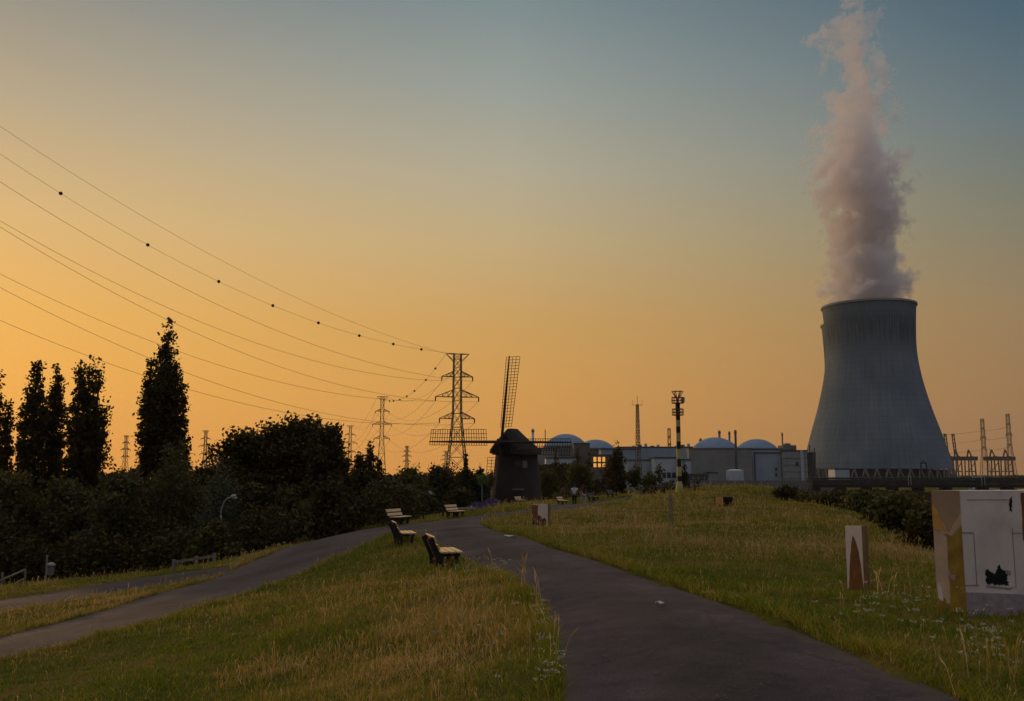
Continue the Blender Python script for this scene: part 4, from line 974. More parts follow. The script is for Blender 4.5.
# ------------------------------------------------------------------ printed blocks, posts
def patch(poly, e_, mat, y_, name='print', th=.012):
    a = MB(); a.prism(poly, lambda x_, z: (x_, y_ - th, z), lambda x_, z: (x_, y_ , z)); return a.build(name, mat, e_)
def ragged(p, amp, step=.05, seed=1, lock=None):
    rs = random.Random(seed); o_ = []
    for a, b_ in zip(p, p[1:] + p[:1]):
        n = max(1, int(math.dist(a, b_) / step))
        for i in range(n):
            f_ = i / n; x_, y_ = a[0] + (b_[0]-a[0]) * f_, a[1] + (b_[1]-a[1]) * f_
            if i: x_ += rs.uniform(-amp, amp); y_ += rs.uniform(-amp, amp)
            o_.append((x_, y_))
    return o_
M_PR_GREY = pm('print grey white', (0.86,0.72,0.62), (0.60,0.50,0.44), 1.1, .55, 0, 0, 9, stretch=(1,1,1))
M_PR_LILAC = pm('print lilac asphalt', (0.44,0.35,0.35), (0.30,0.235,0.24), 14, .6)
M_PR_LINE = pm('print joint line', (0.36,0.31,0.29), (0.27,0.23,0.22), 20, .7)
M_PR_TAN = pm('print tan sky', (0.46,0.29,0.18), (0.36,0.23,0.15), 2.2, .6)
M_PR_CREAM = pm('print cream', (0.68,0.47,0.31), (0.55,0.36,0.23), 3, .6)
M_PR_OCHRE = pm('print ochre grass', (0.42,0.25,0.035), (0.24,0.13,0.02), 7, .7, stretch=(1,1,.6))
M_PR_ORANGE = pm('print orange brick', (0.80,0.40,0.09), (0.58,0.26,0.06), 9, .7)
M_PR_BROWN = pm('print rust brown', (0.28,0.12,0.035), (0.17,0.07,0.022), 6, .7, stretch=(2,2,.6))
M_PR_BLACK = pm('print black hole', (0.006,0.006,0.006), (0.01,0.009,0.009), 6, .7)
M_PR_PINK = pm('print faded pink', (0.50,0.33,0.30), (0.42,0.24,0.22), 30, .7)
# large block at the edge: narrow end towards us on one side, long face with the peeled hole
def face_block(name, label, cat, corner, ang_end, w_end, ang_face, w_face, h_, base_mat):
    """corner: the vertical edge nearest the viewer; end face runs off at ang_end, long face at ang_face (degrees in plan)"""
    e_ = empty(name, corner, 0, label, cat)
    ue = Vector((math.cos(R(ang_end)), math.sin(R(ang_end)), 0)); uf = Vector((math.cos(R(ang_face)), math.sin(R(ang_face)), 0))
    a = MB(); q_ = [Vector((0,0,0)), uf * w_face, uf * w_face + ue * w_end, ue * w_end]
    a.add([v + Vector((0,0,-.15)) for v in q_] + [v + Vector((0,0,h_)) for v in q_], [(3,2,1,0),(4,5,6,7),(0,1,5,4),(1,2,6,5),(2,3,7,6),(3,0,4,7)]); a.build('body', base_mat, e_, bevel=.006)
    ne = Vector((ue.y, -ue.x, 0));  ne = ne if ne.y < 0 or ne.dot(uf) < 0 else -ne
    if ne.dot(uf) > 0: ne = -ne
    nf = Vector((uf.y, -uf.x, 0)); nf = -nf if nf.dot(ue) > 0 else nf
    def pe(poly, mat, name_='print', lift=.004, par=None):   # on the end face: u measured from the far edge to the corner, z up
        a = MB(); a.prism(poly, lambda u, z: ue * (w_end * (1 - u)) + ne * .0005 + Vector((0,0,z * h_)), lambda u, z: ue * (w_end * (1 - u)) + ne * lift + Vector((0,0,z * h_))); return a.build(name_, mat, par or e_)
    def pf(poly, mat, name_='print', lift=.004, par=None):
        a = MB(); a.prism(poly, lambda u, z: uf * (w_face * u) + nf * .0005 + Vector((0,0,z * h_)), lambda u, z: uf * (w_face * u) + nf * lift + Vector((0,0,z * h_))); return a.build(name_, mat, par or e_)
    return e_, pe, pf
pc = on(967, 615, 12.6)
cz_top = P(959, 490.5, 12.6).z
e_, pe, pf = face_block('printed_block', 'large pale block printed with a wall photo, black ragged hole and ochre narrow end', 'printed block', pc, 148, .345, 12, 2.0, cz_top - pc.z, M_PR_GREY)
pe([(0,0),(1,0),(1,1),(0,1)], M_PR_TAN, 'sky_print', .002)
pe(ragged([(0,.70),(.55,.63),(1,.73),(1,.83),(.55,.66),(0,.90)], .012, .1, 3), M_PR_CREAM, 'gable_print', .004)
pe(ragged([(0,0),(.5,0),(.5,.62),(.05,.68),(0,.70)], .008, .12, 4), M_PR_CREAM, 'wall_print', .005)
pe(ragged([(.46,0),(1,0),(1,.72),(.62,.63),(.46,.66)], .012, .1, 5), M_PR_OCHRE, 'grass_print', .006)
pe(ragged([(0,.70),(.48,.66),(.30,.76),(.08,.88),(0,.90)], .015, .07, 6), M_PR_ORANGE, 'roof_print', .0065)
pe(ragged([(0,0),(.5,0),(.5,.08),(.2,.14),(0,.22)], .02, .07, 7), M_PR_OCHRE, 'weed_print', .007)
pe(ragged([(.42,.30),(.68,.30),(.68,.335),(.55,.33),(.50,.37),(.42,.345)], .012, .05, 8), M_PR_PINK, 'torn_spot', .0085)
pe(ragged([(.05,.14),(.22,.12),(.18,.22),(.05,.26)], .02, .06, 9), M_PR_GREY, 'torn_spot', .0085)
pf([(0,0),(1,0),(1,.13),(.5,.165),(0,.20)], M_PR_LILAC, 'ground_print', .004)
pf(ragged([(.16,.255),(.16,.36),(.175,.375),(.20,.35),(.222,.335),(.235,.37),(.25,.375),(.262,.41),(.27,.375),(.30,.36),(.325,.245),(.25,.25)], .010, .010, 12), M_PR_BLACK, 'ragged_hole', .006)
pf([(.15,.235),(.33,.21),(.37,.235),(.32,.225),(.16,.25)], M_PR_LILAC, 'torn_edge', .005)
pf(ragged([(.30,.33),(.345,.32),(.345,.355),(.30,.365)], .006, .02, 13), M_PR_LILAC, 'smudge', .005)
for a0, a1, b0, b1 in ((0,.085,.662,.670),(.083,.088,.25,.665),(.375,.379,.22,.70),(.37,.50,.655,.659),(0,.10,.25,.257),(.05,.36,.925,.929)):
    pf([(a0,b0),(a1,b0-.002),(a1,b1-.002),(a0,b1)], M_PR_LINE, 'panel_line', .005)
pf(ragged([(.365,.84),(.385,.83),(.39,.95),(.372,.93)], .006, .02, 14), M_PR_BLACK, 'dark_spot', .006)
pf(ragged([(.455,.60),(.50,.58),(.50,.98),(.46,.98)], .004, .05, 15), M_PR_BROWN, 'brown_print', .006)
# slim upright block
pc = on(858.5, 590.5, 15.3); tz_ = P(858, 525.5, 15.3).z
M_OCH_SIDE = pm('ochre block side', (0.26,0.16,0.06), (0.15,0.09,0.035), 5, .8)
def upright(name, label, px, pyb, pyt, Y, wpx, rz, dep, base):
    b_ = on(px, pyb, Y); b_.z -= .12; h_ = P(px, pyt, Y).z - b_.z; w_ = wpx * Y / F
    e_ = empty(name, b_, rz, label, 'printed block'); a = MB(); a.span((-w_/2, 0, 0), (w_/2, dep, h_)); a.build('body', base, e_, bevel=.006)
    def pf(poly, mat, nm='print', lift=.004):
        a = MB(); a.prism(poly, lambda u, z: ((u - .5) * w_, -.0005, z * h_), lambda u, z: ((u - .5) * w_, -lift, z * h_)); return a.build(nm, mat, e_)
    def ps(poly, mat, nm='print', lift=.004):               # side at +X
        a = MB(); a.prism(poly, lambda u, z: (w_/2 + .0005, u * dep, z * h_), lambda u, z: (w_/2 + lift, u * dep, z * h_)); return a.build(nm, mat, e_)
    def pl_(poly, mat, nm='print', lift=.004):              # side at -X
        a = MB(); a.prism(poly, lambda u, z: (-w_/2 - .0005, u * dep, z * h_), lambda u, z: (-w_/2 - lift, u * dep, z * h_)); return a.build(nm, mat, e_)
    return e_, pf, ps, pl_
e_, pf, ps, pl_ = upright('printed_block', 'slim upright white block with a brown flame-shaped print on the grass', 856, 589, 525.8, 15.3, 16.2, R(-40), .27, M_OCH_SIDE)
pf([(0,0),(1,0),(1,1),(0,1)], M_PR_GREY, 'pale_print', .003)
pf(ragged([(.04,0),(.97,0),(.93,.30),(.88,.45),(.72,.70),(.55,.83),(.44,.87),(.38,.80),(.25,.60),(.15,.35)], .012, .06, 21), M_PR_BROWN, 'flame_print', .006)
pf(ragged([(.66,0),(.98,0),(.99,.22),(.93,.12),(.84,.07)], .01, .05, 22), M_PR_BLACK, 'dark_print', .008)
# small block near the path with a dark print and pale side
e_, pf, ps, pl_ = upright('printed_block', 'small block beside the path with rusty and pale prints', 540, 526, 504, 36, 16, R(-16), .42, M_OCH_SIDE)
pf([(0,0),(1,0),(1,1),(0,1)], M_PR_GREY, 'pale_print', .004)
pf(ragged([(0,0),(.42,0),(.42,.45),(.36,.70),(.40,.98),(0,.98)], .04, .1, 31), M_PR_BROWN, 'rust_print', .008)
pf(ragged([(.30,0),(.95,0),(.92,.30),(.80,.52),(.62,.46),(.50,.60),(.36,.55)], .05, .08, 32), M_RUST, 'dark_print', .011)
pf(ragged([(.05,.02),(.9,.02),(.8,.2),(.4,.28),(.1,.42)], .04, .08, 33), M_PR_BLACK, 'black_print', .014)
# orange and black box in the field
e_, pf, ps, pl_ = upright('printed_block', 'low box in the open field with an orange face and a black face', 724.5, 511.5, 497, 47, 17, R(-4), .5, M_PR_BLACK)
pf([(0,0),(.44,0),(.44,1),(0,1)], M_PR_ORANGE, 'orange_print', .004)
pf(ragged([(.04,.05),(.40,.03),(.36,.25),(.2,.4),(.06,.22)], .04, .08, 41), M_PR_BROWN, 'rust_print', .008)
pf(ragged([(.58,.2),(.92,.12),(.9,.5),(.7,.42)], .05, .08, 42), M_PR_BROWN, 'brown_print', .006)
# wooden posts
def post(label, px, pyb, pyt, Y, wpx, mat, twin=False):
    b_ = on(px, pyb, Y); b_.z -= .15; h_ = P(px, pyt, Y).z - b_.z; w_ = wpx * Y / F
    e_ = empty('marker_post', b_, R(10), label, 'post')
    if twin:
        for s_ in (-1, 1):
            a = MB(); a.span((s_*w_*.32 - w_*.17, -w_*.2, 0), (s_*w_*.32 + w_*.17, w_*.2, h_ * (1 if s_ < 0 else .97))); a.build('stake', mat, e_)
        a = MB(); a.span((-w_*.14, -w_*.12, h_*.80), (w_*.14, w_*.12, h_*.88)); a.build('crosspiece', mat, e_)
    else:
        a = MB(); a.span((-w_/2,-w_/2,0),(w_/2,w_/2,h_)); a.build('stake', mat, e_)
        a = MB(); a.span((-w_*.6,-w_*.6,h_),(w_*.6,w_*.6,h_+.05)); a.build('cap', mat, e_)
    return e_
post('thin double wooden stake standing in the tall grass of the field', 671, 523, 494, 30.5, 3.6, M_WOOD_GREY, True)
post('short dark post on the crest beside the striped beacon', 694.3, 492, 485.5, 84, 2.2, M_RUST)

# ------------------------------------------------------------------ fences, bin, street lamps
def rail_fence(label, posts, rail_z, wood, name='rail_fence', r_=.05, cat='fence', hts=None):
    o_ = posts[0]; e_ = empty(name, o_, 0, label, cat)
    for i, p_ in enumerate(posts):
        q_ = p_ - o_; h_ = hts[i] if hts else rail_z[0] + .12
        a = MB(); a.box((q_.x, q_.y, q_.z + h_/2 - .1), (r_*2, r_*2, h_ + .2)); a.build('post', wood, e_)
    for rz_ in rail_z:
        for a_, b_ in zip(posts[:-1], posts[1:]):
            d_ = (b_ - a_).normalized() * r_ * 1.02
            a = MB(); a.beam(a_ - o_ + d_ + Vector((0,0,rz_)), b_ - o_ - d_ + Vector((0,0,rz_)), r_*1.1, r_*1.7); a.build('rail', wood, e_)
    return e_
pA_, pB_ = on(1.5, 588.5, 44), on(24.5, 586.5, 46); e_ = empty('handrail', pA_, 0, 'thin grey sloping handrail by the lower road at the dark wood', 'handrail'); dB = pB_ - pA_
for q_, h_ in ((Vector((0,0,0)), .72), (dB, .84)):
    a = MB(); a.beam(q_ - Vector((0,0,.2)), q_ + Vector((0,0,h_)), .07); a.build('post', M_WOOD_GREY, e_)
ex = dB * -.6
a = MB(); a.beam(ex + Vector((0,-.07,.12)), dB + Vector((0,-.07,.82)), .06); a.build('rail', M_WOOD_GREY, e_)
a = MB(); a.beam(dB * .3 + Vector((0,-.07,.02)), dB + Vector((0,-.07,.42)), .05); a.build('rail', M_WOOD_GREY, e_)
rail_fence('low wooden guard rail at the end of the lower road verge', [on(173.5, 571), on(196, 567.5), on(214, 564.5)], (.40,), M_WOOD_GREY, 'guard_rail', .07)
rail_fence('low dark wooden rail beside a bench across the path', [on(423, 518.5, 60), on(443, 517.5, 60.5)], (.40,), M_DARK_WOOD, 'guard_rail', .06, hts=[.46,.46])
b_ = on(45.5, 583, 46); e_ = empty('sign_pole', b_, 0, 'thin bare grey pole at the edge of the dark wood', 'pole')
h_ = P(45.5, 556, 46).z - b_.z; a = MB(); a.tube([(0,0,-.1),(0,0,h_)], .04, 8); a.build('shaft', M_GALV, e_); a = MB(); a.lathe([(.055,h_-.02),(.055,h_+.03),(.01,h_+.04)], 8); a.build('cap', M_GALV, e_)
b_ = on(50, 581.5, 46.3); e_ = empty('litter_bin', b_, R(20), 'pale rounded bin on a stand beside the thin bare pole', 'bin')
h_ = P(50, 563, 46).z - b_.z; a = MB(); a.tube([(0,0,-.1),(0,0,h_*.5)], .035, 8); a.build('stand', M_STEEL, e_)
a = MB(); a.lathe([(.12,h_*.42),(.15,h_*.5),(.16,h_*.78),(.17,h_*.8)], 14); a.build('bucket', M_GALV, e_, smooth=True)
a = MB(); a.lathe([(.19,h_*.84),(.2,h_*.9),(.13,h_*.98),(.01,h_)], 14); a.build('hood', M_GALV, e_, smooth=True)
a = MB(); a.tube([(.15,0,h_*.75),(.17,0,h_*.88)], .02, 6); a.build('bracket', M_STEEL, e_)
def street_lamp(label, pxp, pyt, pxh, Y, base_px):
    b_ = Vector((P(pxp, 520, Y).x, Y, 0)); b_.z = tz(b_.x, Y) - .1
    zt_ = P(pxp, pyt, Y).z - b_.z; reach = (pxh - pxp) * Y / F
    e_ = empty('street_lamp', b_, 0, label, 'street lamp')
    a = MB(); a.tube([(0,0,0),(0,0,1.2),(0,0,zt_-1.15)], [.085,.075,.055], 10); a.build('pole', M_GALV, e_, smooth=True)
    arc = [(reach*.72*(1-math.cos(t_)), 0, zt_-1.15 + 1.05*math.sin(t_)) for t_ in np.linspace(0, math.pi/2, 9)]
    a = MB(); a.tube(arc + [(reach*.8,0,zt_-.09)], .045, 8); a.build('arm', M_GALV, e_, smooth=True)
    a = MB(); a.tube([(reach*.70,0,zt_-.1),(reach*.82,0,zt_-.06),(reach*1.05,0,zt_-.03),(reach*1.2,0,zt_-.06)], [.05,.13,.15,.05], 10); l_ = a.build('lamp_head', M_GALV, e_, smooth=True)
    a = MB(); a.ball((reach*1.0,0,zt_-.11), .13, 8, (1.5,1,.6)); a.build('lens', M_CLAD_W, l_, smooth=True)
street_lamp('arched grey street lamp in front of the silvery tree', 220.5, 496, 233, 58, 0)
street_lamp('arched street lamp with only its pale head showing by the young tree', 422, 492.5, 430, 82, 0)

# flower beds and young trees beside the mill
M_PURPLE = leaf_mat('purple petals', (0.10,0.05,0.18), (0.19,0.11,0.30), .2)
M_PLANTER = pm('planter slate', (0.17,0.18,0.23), (0.12,0.13,0.17), 4, .8)
for px0, px1, lab, mt in ((472, 486.5, 'purple flower bed nearest the bench with the low rail', 0), (487.5, 498, 'purple flower bed nearest the windmill', 1)):
    Y = 92 + 3*mt; x0, x1 = XY(px0, Y), XY(px1, Y); xm = (x0+x1)/2; z_ = tz(xm, Y) - .05
    e_ = empty('flower_bed', (xm, Y, z_), 0, lab, 'flower bed', 'flower beds beside the windmill'); hz_ = max(.35, P((px0+px1)/2, 509, Y).z - z_)
    a = MB(); a.span((-(x1-x0)/2, 0, 0), ((x1-x0)/2, 1.0, hz_)); a.build('planter', M_PLANTER, e_)
    n = 700; C = np.stack([rng.uniform(-(x1-x0)/2-.1,(x1-x0)/2+.1,n), rng.uniform(-.15,1.1,n), hz_ + rng.uniform(-.25,.55,n)*np.sqrt(rng.uniform(0,1,n))], 1)
    leaves('blossom', C, .13, M_PURPLE, e_)
Y = 60; a0, a1 = on(457, 514.5, Y), on(474, 514.5, Y); e_ = empty('picnic_bench', (a0+a1)/2, R(5), 'long pale grey plank bench without back next to the low rail bench', 'bench')
Lq = (a1-a0).length; a = MB(); a.span((-Lq/2,-.22,.42),(Lq/2,.22,.48)); a.build('seat', M_GALV, e_)
for s_ in (-1,1):
    a = MB(); a.span((s_*Lq*.4-.06,-.18,-.1),(s_*Lq*.4+.06,.18,.419)); a.build('leg', M_CONC_D, e_)

# ------------------------------------------------------------------ people
M_SKIN = pm('skin', (0.32,0.19,0.13), (0.28,0.16,0.11), 8, .6)
M_WHITE_T = pm('white cotton', (0.62,0.62,0.66), (0.52,0.52,0.56), 6, .9, .2)
M_TROUS = pm('dark trousers', (0.02,0.02,0.024), (0.014,0.014,0.017), 8, .9)
M_MAROON = pm('maroon top', (0.085,0.03,0.03), (0.06,0.022,0.022), 6, .9)
M_PALE_T = pm('pale grey trousers', (0.40,0.38,0.40), (0.32,0.30,0.32), 6, .9)
M_HAIR = pm('dark hair', (0.03,0.02,0.015), (0.02,0.014,0.01), 20, .7)
def skinned(name, joints, edges, mat, parent, sub=2):
    me = bpy.data.meshes.new(name); bm = bmesh.new(); ly = bm.verts.layers.skin.verify(); vs = []
    for i, (co_, r_) in enumerate(joints):
        v = bm.verts.new(co_); v[ly].radius = (r_, r_) if not hasattr(r_, '__len__') else r_; v[ly].use_root = (i == 0); vs.append(v)
    for a, b_ in edges: bm.edges.new((vs[a], vs[b_]))
    bm.to_mesh(me); bm.free(); me.materials.append(mat)
    o = bpy.data.objects.new(name, me); COL.objects.link(o); o.parent = parent
    sk = o.modifiers.new('skin', 'SKIN'); sk.use_smooth_shade = True
    s_ = o.modifiers.new('subsurf', 'SUBSURF'); s_.levels = sub; s_.render_levels = sub
    return o
def person(label, loc, rz, H, top, legs, arm_l, arm_r, slim=1.0, long_hair=False):
    k = H / 1.75; e_ = empty('person', loc, rz, label, 'person')
    J = [((0,0,.95),(.15*slim,.11)), ((0,0,1.12),(.135*slim,.10)), ((0,-.01,1.34),(.17*slim,.11)), ((0,0,1.47),(.075,.07)), ((0,-.01,1.55),(.055,.055)), ((0,-.02,1.63),(.08,.095)), ((0,-.01,1.72),(.06,.07))]
    E = [(0,1),(1,2),(2,3),(3,4),(4,5),(5,6)]
    for s_, el_, ha_ in ((-1,)+arm_l, (1,)+arm_r):
        i = len(J); J += [((s_*.19*slim,0,1.40),.055), ((s_*el_[0],el_[1],el_[2]),.042), ((s_*ha_[0],ha_[1],ha_[2]),.03), ((s_*(ha_[0]+.01),ha_[1]-.03,ha_[2]-.09),.035), ((s_*(ha_[0]+.01),ha_[1]-.04,ha_[2]-.16),.018)]
        E += [(2,i),(i,i+1),(i+1,i+2),(i+2,i+3),(i+3,i+4)]
    for s_, fx in ((-1,.02),(1,-.03)):
        i = len(J); J += [((s_*.095,0,.86),.095), ((s_*.10,-.01+fx,.48),.06), ((s_*.105,.02+fx,.09),.042), ((s_*.115,-.12+fx,.035),.036)]
        E += [(0,i),(i,i+1),(i+1,i+2),(i+2,i+3)]
    J = [(tuple(c_*k for c_ in p_), r_) for p_, r_ in J]
    skinned('body', J, E, M_SKIN, e_)
    up = [((0,0,.93),(.168*slim,.13)), ((0,0,1.12),(.155*slim,.12)), ((0,-.01,1.34),(.19*slim,.128)), ((0,0,1.46),(.09,.08))]; EU = [(0,1),(1,2),(2,3)]
    for s_, el_ in ((-1,arm_l[0]),(1,arm_r[0])):
        i = len(up); m_ = [(.19*slim*s_)*.45 + s_*el_[0]*.55, el_[1]*.55, 1.40*.45 + el_[2]*.55]; up += [((s_*.19*slim,0,1.40),.074), (tuple(m_),.066)]; EU += [(2,i),(i,i+1)]
    skinned('top', [(tuple(c_*k for c_ in p_), r_) for p_, r_ in up], EU, top, e_)
    lg = [((0,0,.93),(.163*slim,.125))]; EL = []
    for s_, fx in ((-1,.02),(1,-.03)):
        i = len(lg); lg += [((s_*.095,0,.84),.112), ((s_*.10,-.01+fx,.48),.078), ((s_*.105,.01+fx,.10),.062)]; EL += [(0,i),(i,i+1),(i+1,i+2)]
    skinned('trousers', [(tuple(c_*k for c_ in p_), r_) for p_, r_ in lg], EL, legs, e_)
    h_ = MB(); h_.ball((0,.025*k,1.68*k), .108*k, 10, (.92,1.05,1.08))
    if long_hair: h_.ball((0,.07*k,1.52*k), .10*k, 8, (.95,.6,1.5))
    h_.build('hair', M_HAIR, e_, smooth=True)
    for s_ in (-1, 1):
        a = MB(); a.tube([(s_*.105*k,.06*k,.05*k),(s_*.11*k,-.05*k,.05*k),(s_*.115*k,-.17*k,.035*k)], [.045*k,.05*k,.03*k], 8); a.build('shoe', M_BLACKP, e_, smooth=True)
    return e_
pp = on(574.5, 504.6, 78)
person('person in a white T-shirt and dark trousers seen from behind on the path', pp, R(172), 1.80, M_WHITE_T, M_TROUS, ((.27,.03,1.14),(.25,-.10,.93)), ((.27,.03,1.14),(.26,-.08,.93)), 1.12)
pp = on(584, 504.2, 79)
person('person in a dark maroon top and pale trousers beside the one in white', pp, R(195), 1.70, M_MAROON, M_PALE_T, ((.24,.03,1.13),(.22,-.1,.93)), ((.25,.02,1.13),(.28,-.05,.92)), .92, True)

# litter on the path
M_PINK = pm('pink paper', (0.42,0.20,0.27), (0.32,0.15,0.2), 12, .8); M_PAPER = pm('white paper', (0.50,0.47,0.46), (0.4,0.37,0.36), 9, .8)
for px, py, w_, mt, lab in ((791.5,622,.16,M_PINK,'scrap of pink paper at the edge of the path nearest the slim upright block'),(710,595.5,.15,M_PINK,'scrap of pink paper at the path edge, farther away'),(735,600.5,.10,M_PAPER,'small white scrap on the verge between the pink scraps'),(510.5,537.5,.26,M_PAPER,'white crumpled paper on the verge near the small printed block'),(661,606.5,.09,M_PAPER,'tiny pale scrap in the middle of the path')):
    h_ = hit(px, py); z_ = tz(*h_); a = MB(); n = 7
    vs = [(random.uniform(.6,1)*w_*math.cos(2*math.pi*k/n), random.uniform(.6,1)*w_*.7*math.sin(2*math.pi*k/n), random.uniform(.0,.05)) for k in range(n)]
    a.add(vs + [(v[0], v[1], v[2]+.012) for v in vs], [tuple(range(n-1,-1,-1)), tuple(range(n,2*n))] + [(k,(k+1)%n,n+(k+1)%n,n+k) for k in range(n)])
    o = a.build('paper_scrap', mt, None, (h_[0], h_[1], z_ + .02)); tag(o, lab, 'litter', 'paper litter on the path')

# ------------------------------------------------------------------ trees
def blob_points(n, blobs, clump=.45, per=14):
    """leaf positions gathered in clumps spread through ellipsoids"""
    B = np.array([b_[:6] for b_ in blobs]); vol = (B[:, 3] * B[:, 4] * B[:, 5]) ** .8; nc_ = max(8, n // per)
    w_ = rng.choice(len(B), nc_, p=vol / vol.sum()); d_ = rng.normal(size=(nc_, 3)); d_ /= np.linalg.norm(d_, axis=1)[:, None]
    r_ = rng.uniform(.12, 1, nc_) ** .42
    cc = B[w_, :3] + d_ * r_[:, None] * B[w_, 3:6]
    i = rng.integers(0, nc_, n); cs_ = clump * rng.uniform(.5, 1.4, nc_)
    tb = rng.normal(.5, .16, nc_)
    return cc[i] + np.clip(rng.normal(size=(n, 3)), -1.5, 1.5) * cs_[i][:, None], tb[i]
TREES = []
def tree(kind, px, pyt, wpx, Y, label, mat='dark', n=6000, leaf=.34, group=None, name=None, leaders=None, cat='tree', lean=0.0, pybot=None):
    top = P(px, pyt, Y); x_ = XY(px, Y); x_ = top.x; bz_ = tz(x_, Y) - .15; H = max(1.2, top.z - bz_); W = wpx * Y / F; rw = W / 2
    nm = name or {'poplar':'poplar_tree','broad':'broadleaf_tree','bush':'shrub','fir':'conifer_tree','willow':'willow_tree','sapling':'young_tree'}[kind]
    e_ = empty(nm, (x_, Y, bz_), 0, label, cat, group); tr = MB(); blobs = []
    rs = random.Random(int(px * 31 + pyt * 7 + Y))
    if kind == 'poplar':
        for (ox, hf, wf, zb0) in leaders or [(0, 1, 1, .08)]:
            Ht = H * hf; r_ = rw * wf; K = 15
            tr.tube([(ox*rw*.2, 0, -.2), (ox*rw*.8, 0, Ht*.3), (ox*rw, 0, Ht*.7), (ox*rw, 0, Ht*.98)], [.26,.2,.1,.03], 7)
            for i in range(K):
                f_ = zb0 + (1 - zb0) * (i + .5) / K; g_ = (f_ - zb0) / (1 - zb0)
                prof = min(1, .66 + g_ * 1.6) * (1 if g_ < .66 else max(.1, 1 - ((g_ - .66) / .34) ** 1.5 * .82))
                for q in range(3):
                    an = rs.uniform(0, 6.28); rr_ = r_ * prof * rs.uniform(.2, .5)
                    cx_, cy_ = ox * rw * min(1, .3 + g_ * 2) + rr_ * math.cos(an), rr_ * math.sin(an)
                    br_ = max(.16, r_ * prof * rs.uniform(.50, .72)); blobs.append((cx_, cy_, Ht * f_, br_, br_, Ht / K * rs.uniform(.8, 1.25)))
                    if i % 2 == 0 and q < 2: tr.tube([(ox*rw*min(1,.3+g_*1.5), 0, Ht*max(.05, f_-.12)), (cx_, cy_, Ht*f_)], [.07, .02], 5, False)
            blobs.append((ox * rw, 0, Ht * .955, .2, .2, Ht * .045)); blobs.append((ox * rw, 0, Ht * .90, .3, .3, Ht * .05))
        pts_, tb = blob_points(n, blobs, .13 + .035 * rw, 11)
    elif kind in ('broad', 'willow'):
        K = 22 if kind == 'broad' else 16; zb0 = .16
        tr.tube([(0,0,-.3),(rs.uniform(-.2,.2),0,H*.25),(rs.uniform(-.4,.4),0,H*.55)], [.03*H, .024*H, .012*H], 8)
        for i in range(K):
            an = 2.4 * i + rs.uniform(-.4, .4); g_ = (i + .5) / K; zf = zb0 + (1 - zb0) * g_
            env = math.sin(math.pi * min(1, .16 + .84 * g_) ** .8) ** .6 if kind == 'broad' else (1 - g_) ** .55 * .98 + .05
            rr_ = rw * env * rs.uniform(.35, .80); br_ = max(.3, rw * rs.uniform(.24, .40) * (1 if kind == 'broad' else (1.25 - .8 * g_)))
            c_ = (rr_ * math.cos(an), rr_ * math.sin(an), min(H * zf, H - br_ * .62)); blobs.append((*c_, br_, br_, br_ * (.78 if kind == 'broad' else 1.2)))
            if i % 2 == 0: tr.tube([(0,0,H*max(.15, zf*.45)), (c_[0]*.5, c_[1]*.5, c_[2]*.8), c_], [.012*H, .008*H, .003*H], 5, False)
        blobs.append((0, 0, H * .5, rw * .6, rw * .6, H * .36))
        pts_, tb = blob_points(n, blobs, .24 + .035 * rw, 13)
    elif kind == 'bush':
        for q in range(5):
            an = q * 1.3; tr.tube([(0,0,-.2),(.3*rw*math.cos(an),.3*rw*math.sin(an),H*.4),(.6*rw*math.cos(an),.6*rw*math.sin(an),H*.75)], [.07,.05,.02], 5, False)
        for i in range(15):
            an = rs.uniform(0, 6.28); rr_ = rw * rs.uniform(0, .72); zf = rs.uniform(.12, .82) * (1 - .42 * (rr_ / rw) ** 2); br_ = rw * rs.uniform(.2, .36)
            blobs.append((rr_ * math.cos(an), rr_ * math.sin(an), max(H * zf, .1), br_, br_, min(br_, H * .30)))
        blobs.append((0,0,H*.84,rw*.18,rw*.18,H*.15))
        pts_, tb = blob_points(n, blobs, .10 + .05 * rw, 12)
    elif kind == 'fir':
        tr.tube([(0,0,-.2),(0,0,H*.97)], [.02*H+.03,.02], 6); K = 13
        for i in range(K):
            g_ = (i + .3) / K; r_ = rw * (1 - g_) ** .9 + .08
            for q in range(4):
                an = rs.uniform(0, 6.28); blobs.append((r_*.55*math.cos(an), r_*.55*math.sin(an), H*(.12+.86*g_), r_*.5+.05, r_*.5+.05, H/K*.35))
        blobs.append((0,0,H*.975,.06,.06,H*.025)); pts_, tb = blob_points(n, blobs, .12, 10)
    elif kind == 'sapling':
        tr.tube([(0,0,-.2),(.02,0,H*.5),(0,0,H*.85)], [.085,.07,.03], 7)
        for i in range(9):
            an = 2.4*i; blobs.append((rw*.5*math.cos(an), rw*.5*math.sin(an), H*(.80+.17*math.sin(i*1.7)*.6), rw*.5, rw*.5, H*.07))
        pts_, tb = blob_points(n, blobs, .09, 12)
    pts_[:, 2] = np.maximum(pts_[:, 2], .06)
    tr.build('trunk', M_BARK if kind != 'sapling' else M_BARK_P, e_, smooth=True)
    leaves('crown', pts_, leaf, LEAF[mat], e_, droop=.5 if kind == 'willow' else .1, aspect=.38 if kind == 'willow' else .62, tintbase=tb)
    return e_
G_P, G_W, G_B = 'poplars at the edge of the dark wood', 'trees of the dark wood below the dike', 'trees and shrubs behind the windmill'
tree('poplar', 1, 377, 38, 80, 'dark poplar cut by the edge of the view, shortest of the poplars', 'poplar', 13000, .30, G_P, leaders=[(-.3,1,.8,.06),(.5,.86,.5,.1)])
tree('poplar', 39, 360, 34, 80, 'poplar with pointed top between the edge poplar and its lower twin', 'poplar', 13000, .30, G_P, leaders=[(-.1,1,.78,.06),(-.55,.88,.5,.1)])
